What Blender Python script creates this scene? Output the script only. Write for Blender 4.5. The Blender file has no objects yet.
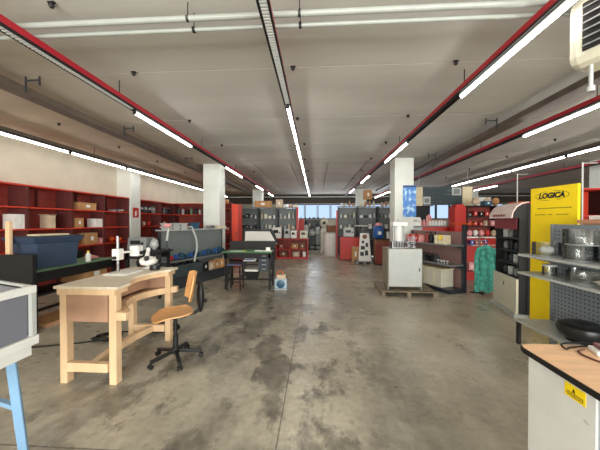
import bpy, bmesh, math, random
from mathutils import Vector, Matrix
random.seed(7)
R = math.radians
C = bpy.context.scene.collection
CAMH, F = 1.65, 270.0
PSI, THE = math.atan(16/270), math.atan(-3/270)

# ---------------------------------------------------------------- helpers
def at(px, py, Y):
    """world point seen at a photo pixel, at room depth Y"""
    x, u, f = (px-300)/F, -(py-225)/F, 1.0
    f, u = f*math.cos(THE)-u*math.sin(THE), f*math.sin(THE)+u*math.cos(THE)
    X, Yy = x*math.cos(PSI)-f*math.sin(PSI), f*math.cos(PSI)+x*math.sin(PSI)
    t = Y/Yy
    return Vector((X*t, Y, CAMH+u*t))
def ax(px, Y): return at(px, 222, Y).x
def az(py, Y): return CAMH+(222-py)*Y/F

def lin(c): return tuple((v/255/12.92 if v/255 <= .04045 else ((v/255+.055)/1.055)**2.4) for v in c)+(1.0,)
MATS = {}
def mat(name, col, rough=.6, metal=0, var=.04, scale=6, bump=.05, emit=0, stretch=None, trans=0, alpha=None, col2=None):
    if name in MATS: return MATS[name]
    m = bpy.data.materials.new(name); m.use_nodes = True
    nt = m.node_tree; b = nt.nodes['Principled BSDF']
    tc = nt.nodes.new('ShaderNodeTexCoord'); mp = nt.nodes.new('ShaderNodeMapping')
    nz = nt.nodes.new('ShaderNodeTexNoise'); nz.inputs['Scale'].default_value = scale; nz.inputs['Detail'].default_value = 5
    if stretch: mp.inputs['Scale'].default_value = stretch
    nt.links.new(tc.outputs['Object'], mp.inputs[0]); nt.links.new(mp.outputs[0], nz.inputs['Vector'])
    rp = nt.nodes.new('ShaderNodeValToRGB')
    a = lin(col); d = lin(col2) if col2 else tuple(v*(1-var*2) for v in a[:3])+(1,)
    e = tuple(min(1, v*(1+var)) for v in a[:3])+(1,)
    rp.color_ramp.elements[0].position = .3; rp.color_ramp.elements[1].position = .7
    rp.color_ramp.elements[0].color = d; rp.color_ramp.elements[1].color = e
    nt.links.new(nz.outputs['Fac'], rp.inputs[0]); nt.links.new(rp.outputs[0], b.inputs['Base Color'])
    b.inputs['Roughness'].default_value = rough; b.inputs['Metallic'].default_value = metal
    if bump:
        bp = nt.nodes.new('ShaderNodeBump'); bp.inputs['Strength'].default_value = bump; bp.inputs['Distance'].default_value = .01
        nt.links.new(nz.outputs['Fac'], bp.inputs['Height']); nt.links.new(bp.outputs[0], b.inputs['Normal'])
    if emit:
        b.inputs['Emission Color'].default_value = a; b.inputs['Emission Strength'].default_value = emit
    if trans: b.inputs['Transmission Weight'].default_value = trans
    if alpha is not None: b.inputs['Alpha'].default_value = alpha
    MATS[name] = m
    return m

class MB:
    """collects shapes for one mesh"""
    def __init__(s): s.b = bmesh.new()
    def _add(s, vs, fs, M=None):
        v = [s.b.verts.new(M @ Vector(p) if M else p) for p in vs]
        for f in fs:
            try: s.b.faces.new([v[i] for i in f])
            except ValueError: pass
        return s
    def box(s, x0, x1, y0, y1, z0, z1, M=None):
        vs = [(x, y, z) for x in (x0, x1) for y in (y0, y1) for z in (z0, z1)]
        return s._add(vs, [(0,1,3,2),(4,6,7,5),(0,4,5,1),(2,3,7,6),(0,2,6,4),(1,5,7,3)], M)
    def frus(s, a, b, z0, z1, M=None):   # a, b = (x0,x1,y0,y1) rectangles at the bottom and the top
        vs = [(x, y, z0) for x, y in ((a[0],a[2]),(a[1],a[2]),(a[1],a[3]),(a[0],a[3]))]+[(x, y, z1) for x, y in ((b[0],b[2]),(b[1],b[2]),(b[1],b[3]),(b[0],b[3]))]
        return s._add(vs, [(3,2,1,0),(4,5,6,7)]+[(i,(i+1)%4,4+(i+1)%4,4+i) for i in range(4)], M)
    def bar(s, p, q, w, h=None, up=(0,0,1)):   # rectangular bar between two points
        p, q = Vector(p), Vector(q); h = h or w; d = (q-p).normalized(); up = Vector(up)
        if abs(d.dot(up)) > .98: up = Vector((0,1,0))
        sx = d.cross(up).normalized(); sz = sx.cross(d)
        vs = [c+sx*i*w/2+sz*j*h/2 for c in (p, q) for i, j in ((-1,-1),(1,-1),(1,1),(-1,1))]
        return s._add(vs, [(0,1,2,3),(7,6,5,4)]+[(i,4+i,4+(i+1)%4,(i+1)%4) for i in range(4)])
    def rod(s, p, q, r, r2=None, n=12): return s.tube([p, q], r, n, r2)
    def tube(s, pts, r, n=8, r2=None):
        pts = [Vector(p) for p in pts]; rings = []; up = None
        for i, p in enumerate(pts):
            d = ((pts[min(i+1, len(pts)-1)]-pts[max(i-1, 0)])).normalized()
            if up is None: up = Vector((0,0,1)) if abs(d.z) < .9 else Vector((1,0,0))
            sx = d.cross(up).normalized(); up = sx.cross(d).normalized()
            rr = r if r2 is None else r+(r2-r)*i/(len(pts)-1)
            rings.append([s.b.verts.new(p+(sx*math.cos(a)+up*math.sin(a))*rr) for a in [2*math.pi*k/n for k in range(n)]])
        for A, B in zip(rings, rings[1:]):
            for k in range(n): s.b.faces.new((A[k], A[(k+1)%n], B[(k+1)%n], B[k]))
        s.b.faces.new(rings[0][::-1]); s.b.faces.new(rings[-1])
        return s
    def lathe(s, prof, c=(0,0,0), n=20, M=None, cap=True):
        c = Vector(c); rings = []
        for r, z in prof:
            rings.append([s.b.verts.new((M @ Vector((r*math.cos(2*math.pi*k/n), r*math.sin(2*math.pi*k/n), z)) if M else Vector((r*math.cos(2*math.pi*k/n), r*math.sin(2*math.pi*k/n), z)))+c) for k in range(n)])
        for A, B in zip(rings, rings[1:]):
            for k in range(n): s.b.faces.new((A[k], A[(k+1)%n], B[(k+1)%n], B[k]))
        if cap: s.b.faces.new(rings[0][::-1]); s.b.faces.new(rings[-1])
        return s
    def prism(s, poly, z0, z1, M=None):    # polygon in x,y pushed from z0 to z1
        n = len(poly)
        vs = [(x, y, z0) for x, y in poly]+[(x, y, z1) for x, y in poly]
        return s._add(vs, [tuple(range(n))[::-1], tuple(range(n, 2*n))]+[(i,(i+1)%n,n+(i+1)%n,n+i) for i in range(n)], M)
    def ball(s, c, rx, ry=None, rz=None, n=14, noise=0, seed=0):
        ry = ry or rx; rz = rz or rx
        g = bmesh.ops.create_uvsphere(s.b, u_segments=n, v_segments=max(6, n*2//3), radius=1)
        rn = random.Random(seed)
        for v in g['verts']:
            k = 1+(rn.random()-.5)*noise
            v.co = Vector((v.co.x*rx*k, v.co.y*ry*k, v.co.z*rz*k))+Vector(c)
        return s
def obj(name, mb, m, parent=None, smooth=False, bevel=0, loc=None, rz=0):
    me = bpy.data.meshes.new(name)
    bmesh.ops.recalc_face_normals(mb.b, faces=mb.b.faces[:])
    if smooth:
        for f in mb.b.faces: f.smooth = True
    mb.b.to_mesh(me); mb.b.free()
    me.materials.append(m)
    o = bpy.data.objects.new(name, me); C.objects.link(o)
    if smooth:
        try: me.set_sharp_from_angle(angle=R(40))
        except Exception: pass
    if bevel:
        bv = o.modifiers.new('bevel', 'BEVEL'); bv.width = bevel; bv.segments = 2; bv.limit_method = 'ANGLE'
    if parent: o.parent = parent
    if loc is not None: o.location = loc; o.rotation_euler.z = rz
    return o
def tag(o, label, cat, group=None, kind=None):
    o['label'] = label; o['category'] = cat
    if group: o['group'] = group
    if kind: o['kind'] = kind
    return o
def thing(name, label, cat, loc=(0,0,0), rz=0, group=None):
    o = bpy.data.objects.new(name, None); o.empty_display_size = .1; C.objects.link(o)
    o.location = loc; o.rotation_euler.z = rz
    return tag(o, label, cat, group)
def solo(name, mb, m, label, cat, loc=(0,0,0), rz=0, group=None, smooth=False, bevel=0):
    return tag(obj(name, mb, m, None, smooth, bevel, loc, rz), label, cat, group)
def struct(name, mb, m, parent=None, label=None):
    o = obj(name, mb, m, parent)
    if not parent: o['kind'] = 'structure'
    if label: o['label'] = label
    return o
def clone(root, loc, rz=None, label=None):
    r = root.copy(); C.objects.link(r); r.location = loc
    if rz is not None: r.rotation_euler.z = rz
    if label: r['label'] = label
    for ch in list(root.children):
        c = ch.copy(); C.objects.link(c); c.parent = r
        for g in list(ch.children):
            d = g.copy(); C.objects.link(d); d.parent = c
    return r
class Frame:
    def __init__(s, o, rz): s.o = Vector(o); s.rz = rz; s.M = Matrix.Rotation(rz, 4, 'Z')
    def p(s, x, y, z): return s.o+s.M @ Vector((x, y, z))
ORD = ['first','second','third','fourth','fifth','sixth','seventh','eighth','ninth','tenth','eleventh','twelfth','thirteenth','fourteenth','fifteenth','sixteenth']

def text_mesh(s, size, name, m, parent, M, bold=.0, sx=1):
    cu = bpy.data.curves.new('t', 'FONT'); cu.body = s; cu.size = size; cu.align_x = 'CENTER'; cu.align_y = 'CENTER'
    cu.extrude = .001; cu.offset = bold
    t = bpy.data.objects.new('t', cu); C.objects.link(t); bpy.context.view_layer.update()
    me = bpy.data.meshes.new_from_object(t.evaluated_get(bpy.context.evaluated_depsgraph_get()))
    bpy.data.objects.remove(t)
    me.transform(M @ Matrix.Scale(sx, 4, (1,0,0))); me.name = name; me.materials.clear(); me.materials.append(m)
    o = bpy.data.objects.new(name, me); C.objects.link(o); o.parent = parent
    return o

# ---------------------------------------------------------------- materials
RED = mat('red_paint', (186,38,30), .45, bump=.02)
REDB = mat('red_orange_paint', (206,60,34), .5, bump=.02)
DRED = mat('dark_red_panel', (146,58,48), .6, var=.2, scale=2)
CRIM = mat('crimson_track', (172,26,44), .5)
BLACK = mat('black_paint', (11,11,12), .6)
BLK2 = mat('black_plastic', (20,21,23), .45)
GREY = mat('grey_steel', (128,132,132), .45, .1)
LGREY = mat('light_grey_steel', (178,182,180), .45, .1)
DGREY = mat('dark_grey_steel', (54,59,64), .5, .1)
GPANEL = mat('grey_green_panel', (112,120,118), .5)
WHITE = mat('white_plastic', (232,232,226), .4, var=.04)
OFFW = mat('off_white_laminate', (216,218,214), .4, var=.03)
CREAM = mat('cream_board', (216,205,170), .6, var=.06)
BEIGE = mat('beige_enamel', (206,204,184), .4, var=.04)
NAVY = mat('navy_plastic', (52,68,92), .5)
BLUEP = mat('blue_plastic', (38,88,160), .35)
TEALB = mat('petrol_blue_metal', (38,84,110), .4)
LBLUE = mat('light_blue_metal', (120,158,190), .45)
YEL = mat('yellow_board', (255,222,4), .6, var=.03, scale=3)
TEAL = mat('teal_fabric', (86,186,168), .8, var=.25, scale=14, bump=.3)
WOOD = mat('pine_wood', (224,192,152), .5, var=.07, scale=3, stretch=(3,3,.6))
WOODL = mat('pale_maple_top', (222,212,190), .45, var=.07, scale=4, stretch=(8,1,1))
PLY = mat('beech_plywood', (224,168,108), .45, var=.1, scale=5, stretch=(1,6,1))
PLYD = mat('raw_plywood', (176,138,112), .6, var=.1, scale=4)
BEECH = mat('beech_desk_top', (232,188,146), .4, var=.06, scale=5, stretch=(1,7,1))
CARD = mat('brown_cardboard', (186,140,92), .8, var=.08)
CARDL = mat('pale_cardboard', (206,186,158), .8, var=.08)
ORNG = mat('orange_plastic', (232,96,30), .5)
GREEN = mat('green_cutting_mat', (104,142,104), .6, var=.1)
DGREEN = mat('dark_green_top', (58,104,66), .6)
CHROME = mat('brushed_steel', (150,152,154), .25, .9)
BROWN = mat('brown_leatherette', (128,78,52), .6)
PINK = mat('pink_plastic', (222,150,148), .5)
PUR = mat('blue_violet_plastic', (62,60,140), .5)
RUBBER = mat('dark_rubber', (16,15,15), .7)
CONDUIT = mat('taupe_conduit', (92,82,72), .5, var=.12)
PIPEW = mat('white_pipe_paint', (160,166,160), .35, var=.04)
RIB = mat('ribbed_grey_duct', (196,200,198), .5)
GLOW = mat('fluorescent_tube_glow', (255,250,244), .4, var=0, bump=0, emit=17)
PAPER = mat('white_paper', (238,238,232), .7, var=.02)
DRK = mat('charcoal_void', (38,34,34), .8)

def thin_glass(name, tint, fac, rough=.03):
    m = bpy.data.materials.new(name); m.use_nodes = True; nt = m.node_tree; nt.nodes.clear()
    o = nt.nodes.new('ShaderNodeOutputMaterial'); mx = nt.nodes.new('ShaderNodeMixShader')
    t = nt.nodes.new('ShaderNodeBsdfTransparent'); g = nt.nodes.new('ShaderNodeBsdfGlossy'); fr = nt.nodes.new('ShaderNodeLayerWeight')
    mt = nt.nodes.new('ShaderNodeMath'); mt.operation = 'ADD'; mt.inputs[1].default_value = fac
    fr.inputs[0].default_value = .25; t.inputs[0].default_value = lin(tint); g.inputs['Roughness'].default_value = rough
    nt.links.new(fr.outputs['Fresnel'], mt.inputs[0]); nt.links.new(mt.outputs[0], mx.inputs[0])
    nt.links.new(t.outputs[0], mx.inputs[1]); nt.links.new(g.outputs[0], mx.inputs[2]); nt.links.new(mx.outputs[0], o.inputs[0])
    return m
GLASS = thin_glass('window_glass', (232,240,248), -.02, .35)
JARG = thin_glass('jar_glass', (246,248,248), .10, .12)
BAGG = thin_glass('clear_bag_plastic', (215,218,220), .3, .25)

def floor_mat():
    m = bpy.data.materials.new('worn_concrete'); m.use_nodes = True; nt = m.node_tree; b = nt.nodes['Principled BSDF']
    N = nt.nodes.new; L = nt.links.new
    tc = N('ShaderNodeTexCoord')
    def noise(sc, det, st, off=0, rough=.6):
        mp = N('ShaderNodeMapping'); mp.inputs['Scale'].default_value = st; mp.inputs['Location'].default_value = (off, off*1.7, 0)
        n = N('ShaderNodeTexNoise'); n.inputs['Scale'].default_value = sc; n.inputs['Detail'].default_value = det; n.inputs['Roughness'].default_value = rough
        L(tc.outputs['Object'], mp.inputs[0]); L(mp.outputs[0], n.inputs['Vector']); return n.outputs['Fac']
    def ramp(f, p0, p1, c0, c1):
        r = N('ShaderNodeValToRGB'); r.color_ramp.elements[0].position = p0; r.color_ramp.elements[1].position = p1
        r.color_ramp.elements[0].color = c0; r.color_ramp.elements[1].color = c1; L(f, r.inputs[0]); return r.outputs[0]
    def mix(f, a, c, mode='MIX'):
        x = N('ShaderNodeMix'); x.data_type = 'RGBA'; x.blend_type = mode
        if isinstance(f, float): x.inputs[0].default_value = f
        else: L(f, x.inputs[0])
        for k, v in ((6, a), (7, c)):
            if isinstance(v, tuple): x.inputs[k].default_value = v
            else: L(v, x.inputs[k])
        return x.outputs[2]
    def math_(op, a, c, clamp=True):
        x = N('ShaderNodeMath'); x.operation = op; x.use_clamp = clamp
        for k, v in ((0, a), (1, c)):
            if isinstance(v, (int, float)): x.inputs[k].default_value = v
            else: L(v, x.inputs[k])
        return x.outputs[0]
    base = ramp(noise(.9, 8, (1,.8,1)), .35, .68, lin((160,153,136)), lin((206,199,180)))
    fine = ramp(noise(14, 8, (1,1,1), 3), .35, .7, (.72,.72,.72,1), (1.1,1.1,1.1,1))
    col = mix(.7, base, fine, 'MULTIPLY')
    pale = ramp(noise(.7, 7, (1.2,.5,1), 11), .56, .72, (0,0,0,1), (1,1,1,1))
    col = mix(math_('MULTIPLY', pale, .45), col, lin((222,214,190)))
    # heavier wear in the aisle between the bench and the middle of the hall
    sp = N('ShaderNodeSeparateXYZ'); L(tc.outputs['Object'], sp.inputs[0])
    def bell(o, c, w):
        a = math_('SUBTRACT', o, c, False); a = math_('DIVIDE', a, w, False); a = math_('MULTIPLY', a, a, False)
        return math_('SUBTRACT', 1.0, a)
    zone = math_('MULTIPLY', bell(sp.outputs[0], -.8, 2.1), bell(sp.outputs[1], 3.4, 4.2))
    edge = ramp(noise(1.3, 10, (1.2,.7,1), 5, .68), .5, .56, (0,0,0,1), (1,1,1,1))
    big = ramp(noise(.55, 6, (1.4,.55,1), 21, .6), .45, .57, (0,0,0,1), (1,1,1,1))
    dirt = math_('MULTIPLY', math_('ADD', math_('MULTIPLY', zone, .9), .22), math_('MAXIMUM', math_('MULTIPLY', edge, .8), big))
    dirt2 = ramp(noise(1.0, 10, (1,1,1), 40, .7), .62, .67, (0,0,0,1), (1,1,1,1))
    dirt = math_('MAXIMUM', dirt, math_('MULTIPLY', dirt2, .75))
    speck = ramp(noise(6, 6, (1,.8,1), 9), .38, .62, (.62,.62,.62,1), (1,1,1,1))
    dirt = math_('MULTIPLY', dirt, speck)
    col = mix(dirt, col, lin((56,53,48)))
    # saw cuts
    for o, c, w in ((sp.outputs[0], -.29, .006), (sp.outputs[1], 1.85, .007), (sp.outputs[1], 6.15, .012), (sp.outputs[0], 4.6, .008), (sp.outputs[1], 10.8, .015)):
        a = math_('ABSOLUTE', math_('SUBTRACT', o, c, False), 0); k = math_('LESS_THAN', a, w)
        col = mix(math_('MULTIPLY', k, .65), col, lin((58,54,48)))
    L(col, b.inputs['Base Color'])
    r = ramp(noise(1.6, 6, (1,1,1), 2), .35, .7, (.22,.22,.22,1), (.45,.45,.45,1)); L(r, b.inputs['Roughness'])
    bp = N('ShaderNodeBump'); bp.inputs['Strength'].default_value = .08; bp.inputs['Distance'].default_value = .01
    L(noise(5, 6, (1,1,1)), bp.inputs['Height']); L(bp.outputs[0], b.inputs['Normal'])
    return m
def ceil_mat():
    m = mat('painted_concrete_slabs', (192,191,184), .85, var=.06, scale=1.2, stretch=(.4,1.6,1))
    nt = m.node_tree; b = nt.nodes['Principled BSDF']; N = nt.nodes.new; L = nt.links.new
    src = b.inputs['Base Color'].links[0].from_socket
    tc = N('ShaderNodeTexCoord'); sp = N('ShaderNodeSeparateXYZ'); L(tc.outputs['Object'], sp.inputs[0])
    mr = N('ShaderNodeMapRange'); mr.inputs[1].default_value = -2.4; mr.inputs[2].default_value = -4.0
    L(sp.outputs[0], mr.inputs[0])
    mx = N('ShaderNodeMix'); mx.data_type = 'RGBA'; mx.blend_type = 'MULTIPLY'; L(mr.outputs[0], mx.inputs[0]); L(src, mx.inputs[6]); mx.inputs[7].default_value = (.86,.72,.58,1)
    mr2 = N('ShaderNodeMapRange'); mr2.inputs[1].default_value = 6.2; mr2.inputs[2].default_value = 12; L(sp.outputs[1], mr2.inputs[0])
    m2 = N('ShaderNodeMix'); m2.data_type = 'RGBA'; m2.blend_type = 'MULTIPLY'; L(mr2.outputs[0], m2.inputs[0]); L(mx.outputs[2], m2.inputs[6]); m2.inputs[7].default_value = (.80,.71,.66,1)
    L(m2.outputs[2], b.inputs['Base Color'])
    return m
WALLM = mat('cream_plaster', (208,202,184), .8, var=.05, scale=1.5)
COLM = mat('white_column_paint', (222,227,220), .7, var=.05, scale=2)
DTRIM = mat('dark_brown_beam', (74,64,58), .7)

# ---------------------------------------------------------------- the setting
K = 1.18
def hz(z): return CAMH+(z-CAMH)*K
XL, XR, YB, YF, CZ = -6.61, 14.6, -5.0, 19.0, hz(3.25)
struct('floor', MB().box(XL-.2, XR+.2, YB-.2, YF+.2, -.15, 0), floor_mat())
cm = MB()
def slab(x0, x1, y0, y1): cm.box(x0, x1, y0, y1, CZ, CZ+.2)
y = 2.80*K-1.352*K*6
while y < 7.1*K:                                 # precast slabs across the hall, a real groove between each two
    slab(XL-.2, XR+.2, y+.012, min(y+1.352*K-.004, 7.2*K)); y += 1.352*K
x = XL-.2
while x < XR:
    slab(x+.02, x+1.175, 7.2*K+.03, 15.9); x += 1.2
slab(XL-.2, XR+.2, 15.93, YF+.2)
cm.box(XL-.2, XR+.2, YB-.3, YF+.2, CZ+.03, CZ+.25)
struct('ceiling', cm, ceil_mat())
struct('wall_left', MB().box(XL-.2, XL, YB, YF, 0, CZ), WALLM)
struct('wall_right', MB().box(XR, XR+.2, YB, YF, 0, CZ), WALLM)
# far wall: solid below and above the ribbon window
WZ0, WZ1 = 1.86, 2.9
struct('wall_far', MB().box(XL, XR, YF, YF+.2, 0, WZ0).box(XL, XR, YF, YF+.2, WZ1, CZ).box(XL, -2.1, YF, YF+.2, WZ0, WZ1), WALLM)
struct('trim_1', MB().box(XL, XR, YF-.35, YF-.01, 2.93, CZ-.01), DTRIM)
x0 = ax(304.8, YF)-.9*1-.0; n = 0
while x0 < XR-1:
    w = struct('window_%d' % (n+1), MB().box(x0+.015, x0+.06, YF+.02, YF+.12, WZ0, WZ1).box(x0+.84, x0+.885, YF+.02, YF+.12, WZ0, WZ1).box(x0+.06, x0+.84, YF+.02, YF+.12, WZ0, WZ0+.05).box(x0+.06, x0+.84, YF+.02, YF+.12, WZ1-.05, WZ1), DGREY)
    obj('window_pane', MB().box(x0+.06, x0+.84, YF+.06, YF+.07, WZ0+.05, WZ1-.05), GLASS, w)
    x0 += .9; n += 1
# wall behind the camera with tall shop windows
gaps = [(-4.6,-1.4),(-.9,2.3),(2.8,6.0),(6.5,9.7)]
wf = MB().box(XL, XR, YB-.2, YB, 0, .5).box(XL, XR, YB-.2, YB, 2.8, CZ)
ed = [XL]+[v for g in gaps for v in g]+[XR]
for i in range(0, len(ed), 2): wf.box(ed[i], ed[i+1], YB-.2, YB, .5, 2.8)
struct('wall_near', wf, WALLM)
for k, (a, b_) in enumerate(gaps):
    w = struct('window_%d' % (n+1+k), MB().box(a, b_, YB-.12, YB-.06, .5, .56).box(a, b_, YB-.12, YB-.06, 2.74, 2.8).box(a, a+.06, YB-.12, YB-.06, .56, 2.74).box(b_-.06, b_, YB-.12, YB-.06, .56, 2.74).box((a+b_)/2-.03, (a+b_)/2+.03, YB-.12, YB-.06, .56, 2.74), DGREY)
    obj('window_pane', MB().box(a+.06, b_-.06, YB-.1, YB-.09, .56, 2.74), GLASS, w)
struct('baseboard_left', MB().box(XL, XL+.015, YB, 7.3*K, 0, .1), DGREY)
for cx, cy in ((-2.88,7.3),(2.2,6.9),(7.4,7.1),(-2.9,13.2),(2.2,13.2),(7.4,13.2)):
    struct('column', MB().box(cx*K-.27, cx*K+.27, cy*K, cy*K+.53, 0, CZ), COLM)
struct('column', MB().box(XL, -5.2*K, 7.3*K, 7.72*K, 0, CZ), COLM)

# ---------------------------------------------------------------- lighting rows on the ceiling
LZ = hz(3.0)
def track(X, y0, y1, label, red=True, ribbed=0, grp='ceiling lighting tracks running down the hall'):
    X, y0, y1, ribbed = X*K, y0*K, min(y1*K, YF-.4), ribbed*K
    t = thing('lighting_track', label, 'lighting track', (X, y0, LZ), 0, grp)
    Ln = y1-y0
    obj('rail', MB().box(-.035, .035, 0, Ln, .045, .115), CRIM if red else CONDUIT, t)
    obj('base_channel', MB().box(-.05, -.03, 0, Ln, .02, .045).box(.03, .045, 0, Ln, .02, .045).box(-.03, .03, 0, Ln, .036, .045), BLACK, t)
    if ribbed:
        rb = MB(); yy = 0
        while yy < ribbed-y0: rb.box(-.028, .028, yy, yy+.02, .018, .036); yy += .034
        obj('ribbed_duct', rb, RIB, t)
    yy = .4
    while yy < Ln: obj('hanger', MB().rod((0, yy, .115), (0, yy, CZ-LZ-.002), .006, n=6), BLACK, t); yy += 2.6
    return t
def fitting():
    t = thing('ceiling_light', 'x', 'ceiling light', (0,0,0))
    obj('housing', MB().box(-.026, .026, 0, 1.77, .004, .0195), OFFW, t)
    obj('tube', MB().rod((0,.01,-.012), (0,1.76,-.012), .019, n=10), GLOW, t, True)
    for e in (-.006, 1.758): obj('end_cap', MB().box(-.022, .022, e, e+.018, -.03, .019), BLACK, t)
    return t
proto = fitting(); used = [False]
def light(X, y, label, grp):
    o = proto if not used[0] else clone(proto, (X*K, y*K, LZ-.002)); used[0] = True
    o.location = (X*K, y*K, LZ-.002); o['label'] = label; o['group'] = grp
track(-2.22, .4, 14.2, 'red-sided lighting track with ribbed duct running down from the top left corner', ribbed=3.15)
track(-.33, .4, 14.2, 'lighting track over the middle aisle with a grey ribbed duct beneath it', ribbed=3.12)
track(1.55, .4, 14.2, 'red lighting track passing over the column with the blue poster')
track(3.25, .8, 18.2, 'red lighting track beside the wall heater, between the column and the yellow panel')
track(5.1, 1.5, 12.5, 'dark lighting track above the yellow panel with unbroken tubes', red=False)
track(6.7, 3.0, 15.0, 'red lighting track nearest the far right side of the hall')
track(-4.75, .8, 18.4, 'grey lighting track over the red wall shelving', red=False)
for X, ys, nm in ((-4.75, [1.88+1.55*k for k in range(8)], 'row over the red wall shelving'),
                  (-2.22, [3.2,6.5,9.8,12.4], 'red track left of the middle aisle'),
                  (-.33, [3.15]+[4.72+1.55*k for k in range(6)], 'track over the middle aisle'),
                  (1.55, [1.5,4.68,7.9,11.1], 'red track that passes the poster column'),
                  (3.25, [1.4,2.95,10.5,12.1,13.6], 'red track beside the heater'),
                  (5.1, [2.75+1.55*k for k in range(5)], 'row above the yellow panel'),
                  (6.7, [10.4,12.0], 'track nearest the far right wall')):
    for i, yy in enumerate(ys):
        light(X, yy, 'glowing tube, %s from the near end of the %s' % (ORD[i], nm), 'fluorescent tubes under the ceiling')

for i, (yy, nm) in enumerate(((1.93,'upper, thicker'),(2.03,'lower, thinner'))):
    t = thing('ceiling_pipe', '%s of the two white pipes crossing the ceiling near the camera' % nm, 'pipe', (0, yy*K, hz(3.13-i*.01)), 0, 'white pipes across the ceiling')
    obj('pipe_run', MB().rod((XL+.01,0,0), (XR-.01,0,0), .025-i*.006, n=12), PIPEW, t, True)
    for xx in (-3.6,-1.1,-.14,2.4,4.9):
        obj('pipe_clamp', MB().lathe([(.026,-.012),(.026,.012)], (xx,0,0), 10, Matrix.Rotation(R(90),4,'Y')).rod((xx,0,.02), (xx,0,.139+i*.012), .004, n=6), BLACK, t)
t = thing('ceiling_trunking', 'pale cable trunking crossing the far end of the hall below the ceiling', 'trunking', (0, 14.6*K, LZ))
obj('trunking_run', MB().box(-6.3, 14, -.03, .03, -.02, .04), PIPEW, t)
obj('hanger', MB().rod((-2,0,.04), (-2,0,.29), .008, n=6).rod((1,0,.04), (1,0,.29), .008, n=6).rod((4.5,0,.04), (4.5,0,.29), .008, n=6).rod((-4.8,0,.04), (-4.8,0,.29), .008, n=6), BLACK, t)
for X, y0, y1, lb, sg in ((-3.28, .6, 12.8, 'taupe cable tray hanging between the left lighting track and the wall lights', 1), (2.86, .6, 12.8, 'taupe cable tray hanging above the poster column and the heater', -1)):
    y0, y1 = y0*K, y1*K
    t = thing('ceiling_cable_tray', lb, 'cable tray', (X*K, y0, hz(3.08)))
    obj('tray', MB().box(-.1, .1, 0, y1-y0, -.01, 0).box(-.1, -.092, 0, y1-y0, 0, .08).box(.092, .1, 0, y1-y0, 0, .08), CONDUIT, t)
    obj('conduit', MB().rod((-.03,0,.02), (-.03,y1-y0,.02), .017, n=8).rod((.01,0,.02), (.01,y1-y0,.02), .012, n=8), DGREY, t, True)
    for yy in (2.6, 4.4, 6.9, 9.6):
        obj('tray_bracket', MB().box(.11*sg-.006, .11*sg+.006, yy-.01, yy+.01, -.01, .195).box(min(.115*sg,.3*sg), max(.115*sg,.3*sg), yy-.01, yy+.01, .14, .155).box(.3*sg-.006, .3*sg+.006, yy-.01, yy+.01, .08, .195), DGREY, t)
k = 0
for xi, X in enumerate((-4.15,-1.96,-.26,1.38,4.6,6.0)):
    for yi, Y in enumerate((2.78,4.14,5.49,6.84,8.4,9.9)):
        if (X == -1.96 and yi == 3): continue
        t = thing('ceiling_hook', 'small black anchor fixed in a ceiling slab joint', 'ceiling anchor', (X*K+.03*math.sin(yi*3+xi), Y*K+.0, CZ), 0, 'black anchors in the ceiling slab joints')
        obj('plate', MB().box(-.03, .03, -.012, .012, -.012, -.001), BLACK, t)
        obj('stub', MB().lathe([(.015,-.05),(.024,-.03),(.018,-.012)], n=8), BLACK, t)
t = thing('ceiling_hook', 'black anchor hanging above the two white pipes at upper left', 'ceiling anchor', (-1.92*K, 1.87*K, CZ))
obj('plate', MB().box(-.03, .03, -.012, .012, -.012, -.001), BLACK, t); obj('stub', MB().lathe([(.015,-.05),(.024,-.03),(.018,-.012)], n=8), BLACK, t)

# heater unit high on the right
t = thing('unit_heater', 'rounded beige air heater with black louvres hung from the ceiling at upper right', 'heater', (1.97, 2.25, 2.84), R(-67))
obj('casing', MB().box(-.02, .90, 0, .30, 0, .52), BEIGE, t, bevel=.07)
obj('louvre_surround', MB().box(.085, .80, -.012, .004, .09, .45), DRK, t, bevel=.01)
for i in range(6):
    z = .105+i*.056
    obj('louvre', MB()._add([(.10,-.05,z),(.785,-.05,z),(.785,-.0135,z+.026),(.10,-.0135,z+.026),(.10,-.05,z+.006),(.785,-.05,z+.006),(.785,-.0135,z+.032),(.10,-.0135,z+.032)], [(0,1,2,3),(7,6,5,4),(0,4,5,1),(1,5,6,2),(2,6,7,3),(3,7,4,0)]), GREY, t)
obj('drain_pipe', MB().rod((.10,.08,-.2), (.10,.08,.06), .013).rod((.10,.08,-.2), (.10,.08,-.16), .024), LGREY, t, True)
obj('mounting_bracket', MB().box(.3, .34, .1, .2, .52, CZ-2.844), DGREY, t); obj('mounting_bracket', MB().box(.6, .64, .1, .2, .52, CZ-2.844), DGREY, t)

# ---------------------------------------------------------------- generic goods
def carton(loc, sz, m, label, rz=0, group=None, open_=False, cat='box', name='cardboard_box'):
    w, d, h = sz
    t = thing(name, label, cat, loc, rz, group)
    obj('body', MB().box(-w/2, w/2, -d/2, d/2, 0, h), m, t, bevel=.004)
    if open_:
        for e in (-1, 1): obj('flap', MB().box(0, .05, -d*.46, d*.46, -.003, .003, Matrix.Translation((e*w/2,0,h)) @ Matrix.Rotation(R(-30 if e > 0 else -150), 4, 'Y')), m, t)
    else:
        obj('tape_strip', MB().box(-w/2-.001, w/2+.001, -.02, .02, h, h+.002).box(-w*.12, w*.12, -d/2-.002, -d/2, h*.35, h*.7), PAPER, t)
    return t
def bottle(loc, r, h, m, cap, label, group=None, cat='bottle'):
    t = thing('bottle', label, cat, loc, 0, group)
    obj('body', MB().lathe([(r*.9,0),(r,h*.04),(r,h*.62),(r*.8,h*.74),(r*.38,h*.82),(r*.38,h*.88)], n=12), m, t, True)
    obj('cap', MB().lathe([(r*.45,h*.88),(r*.45,h),(r*.3,h*1.01)], n=10), cap, t, True)
    return t
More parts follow.
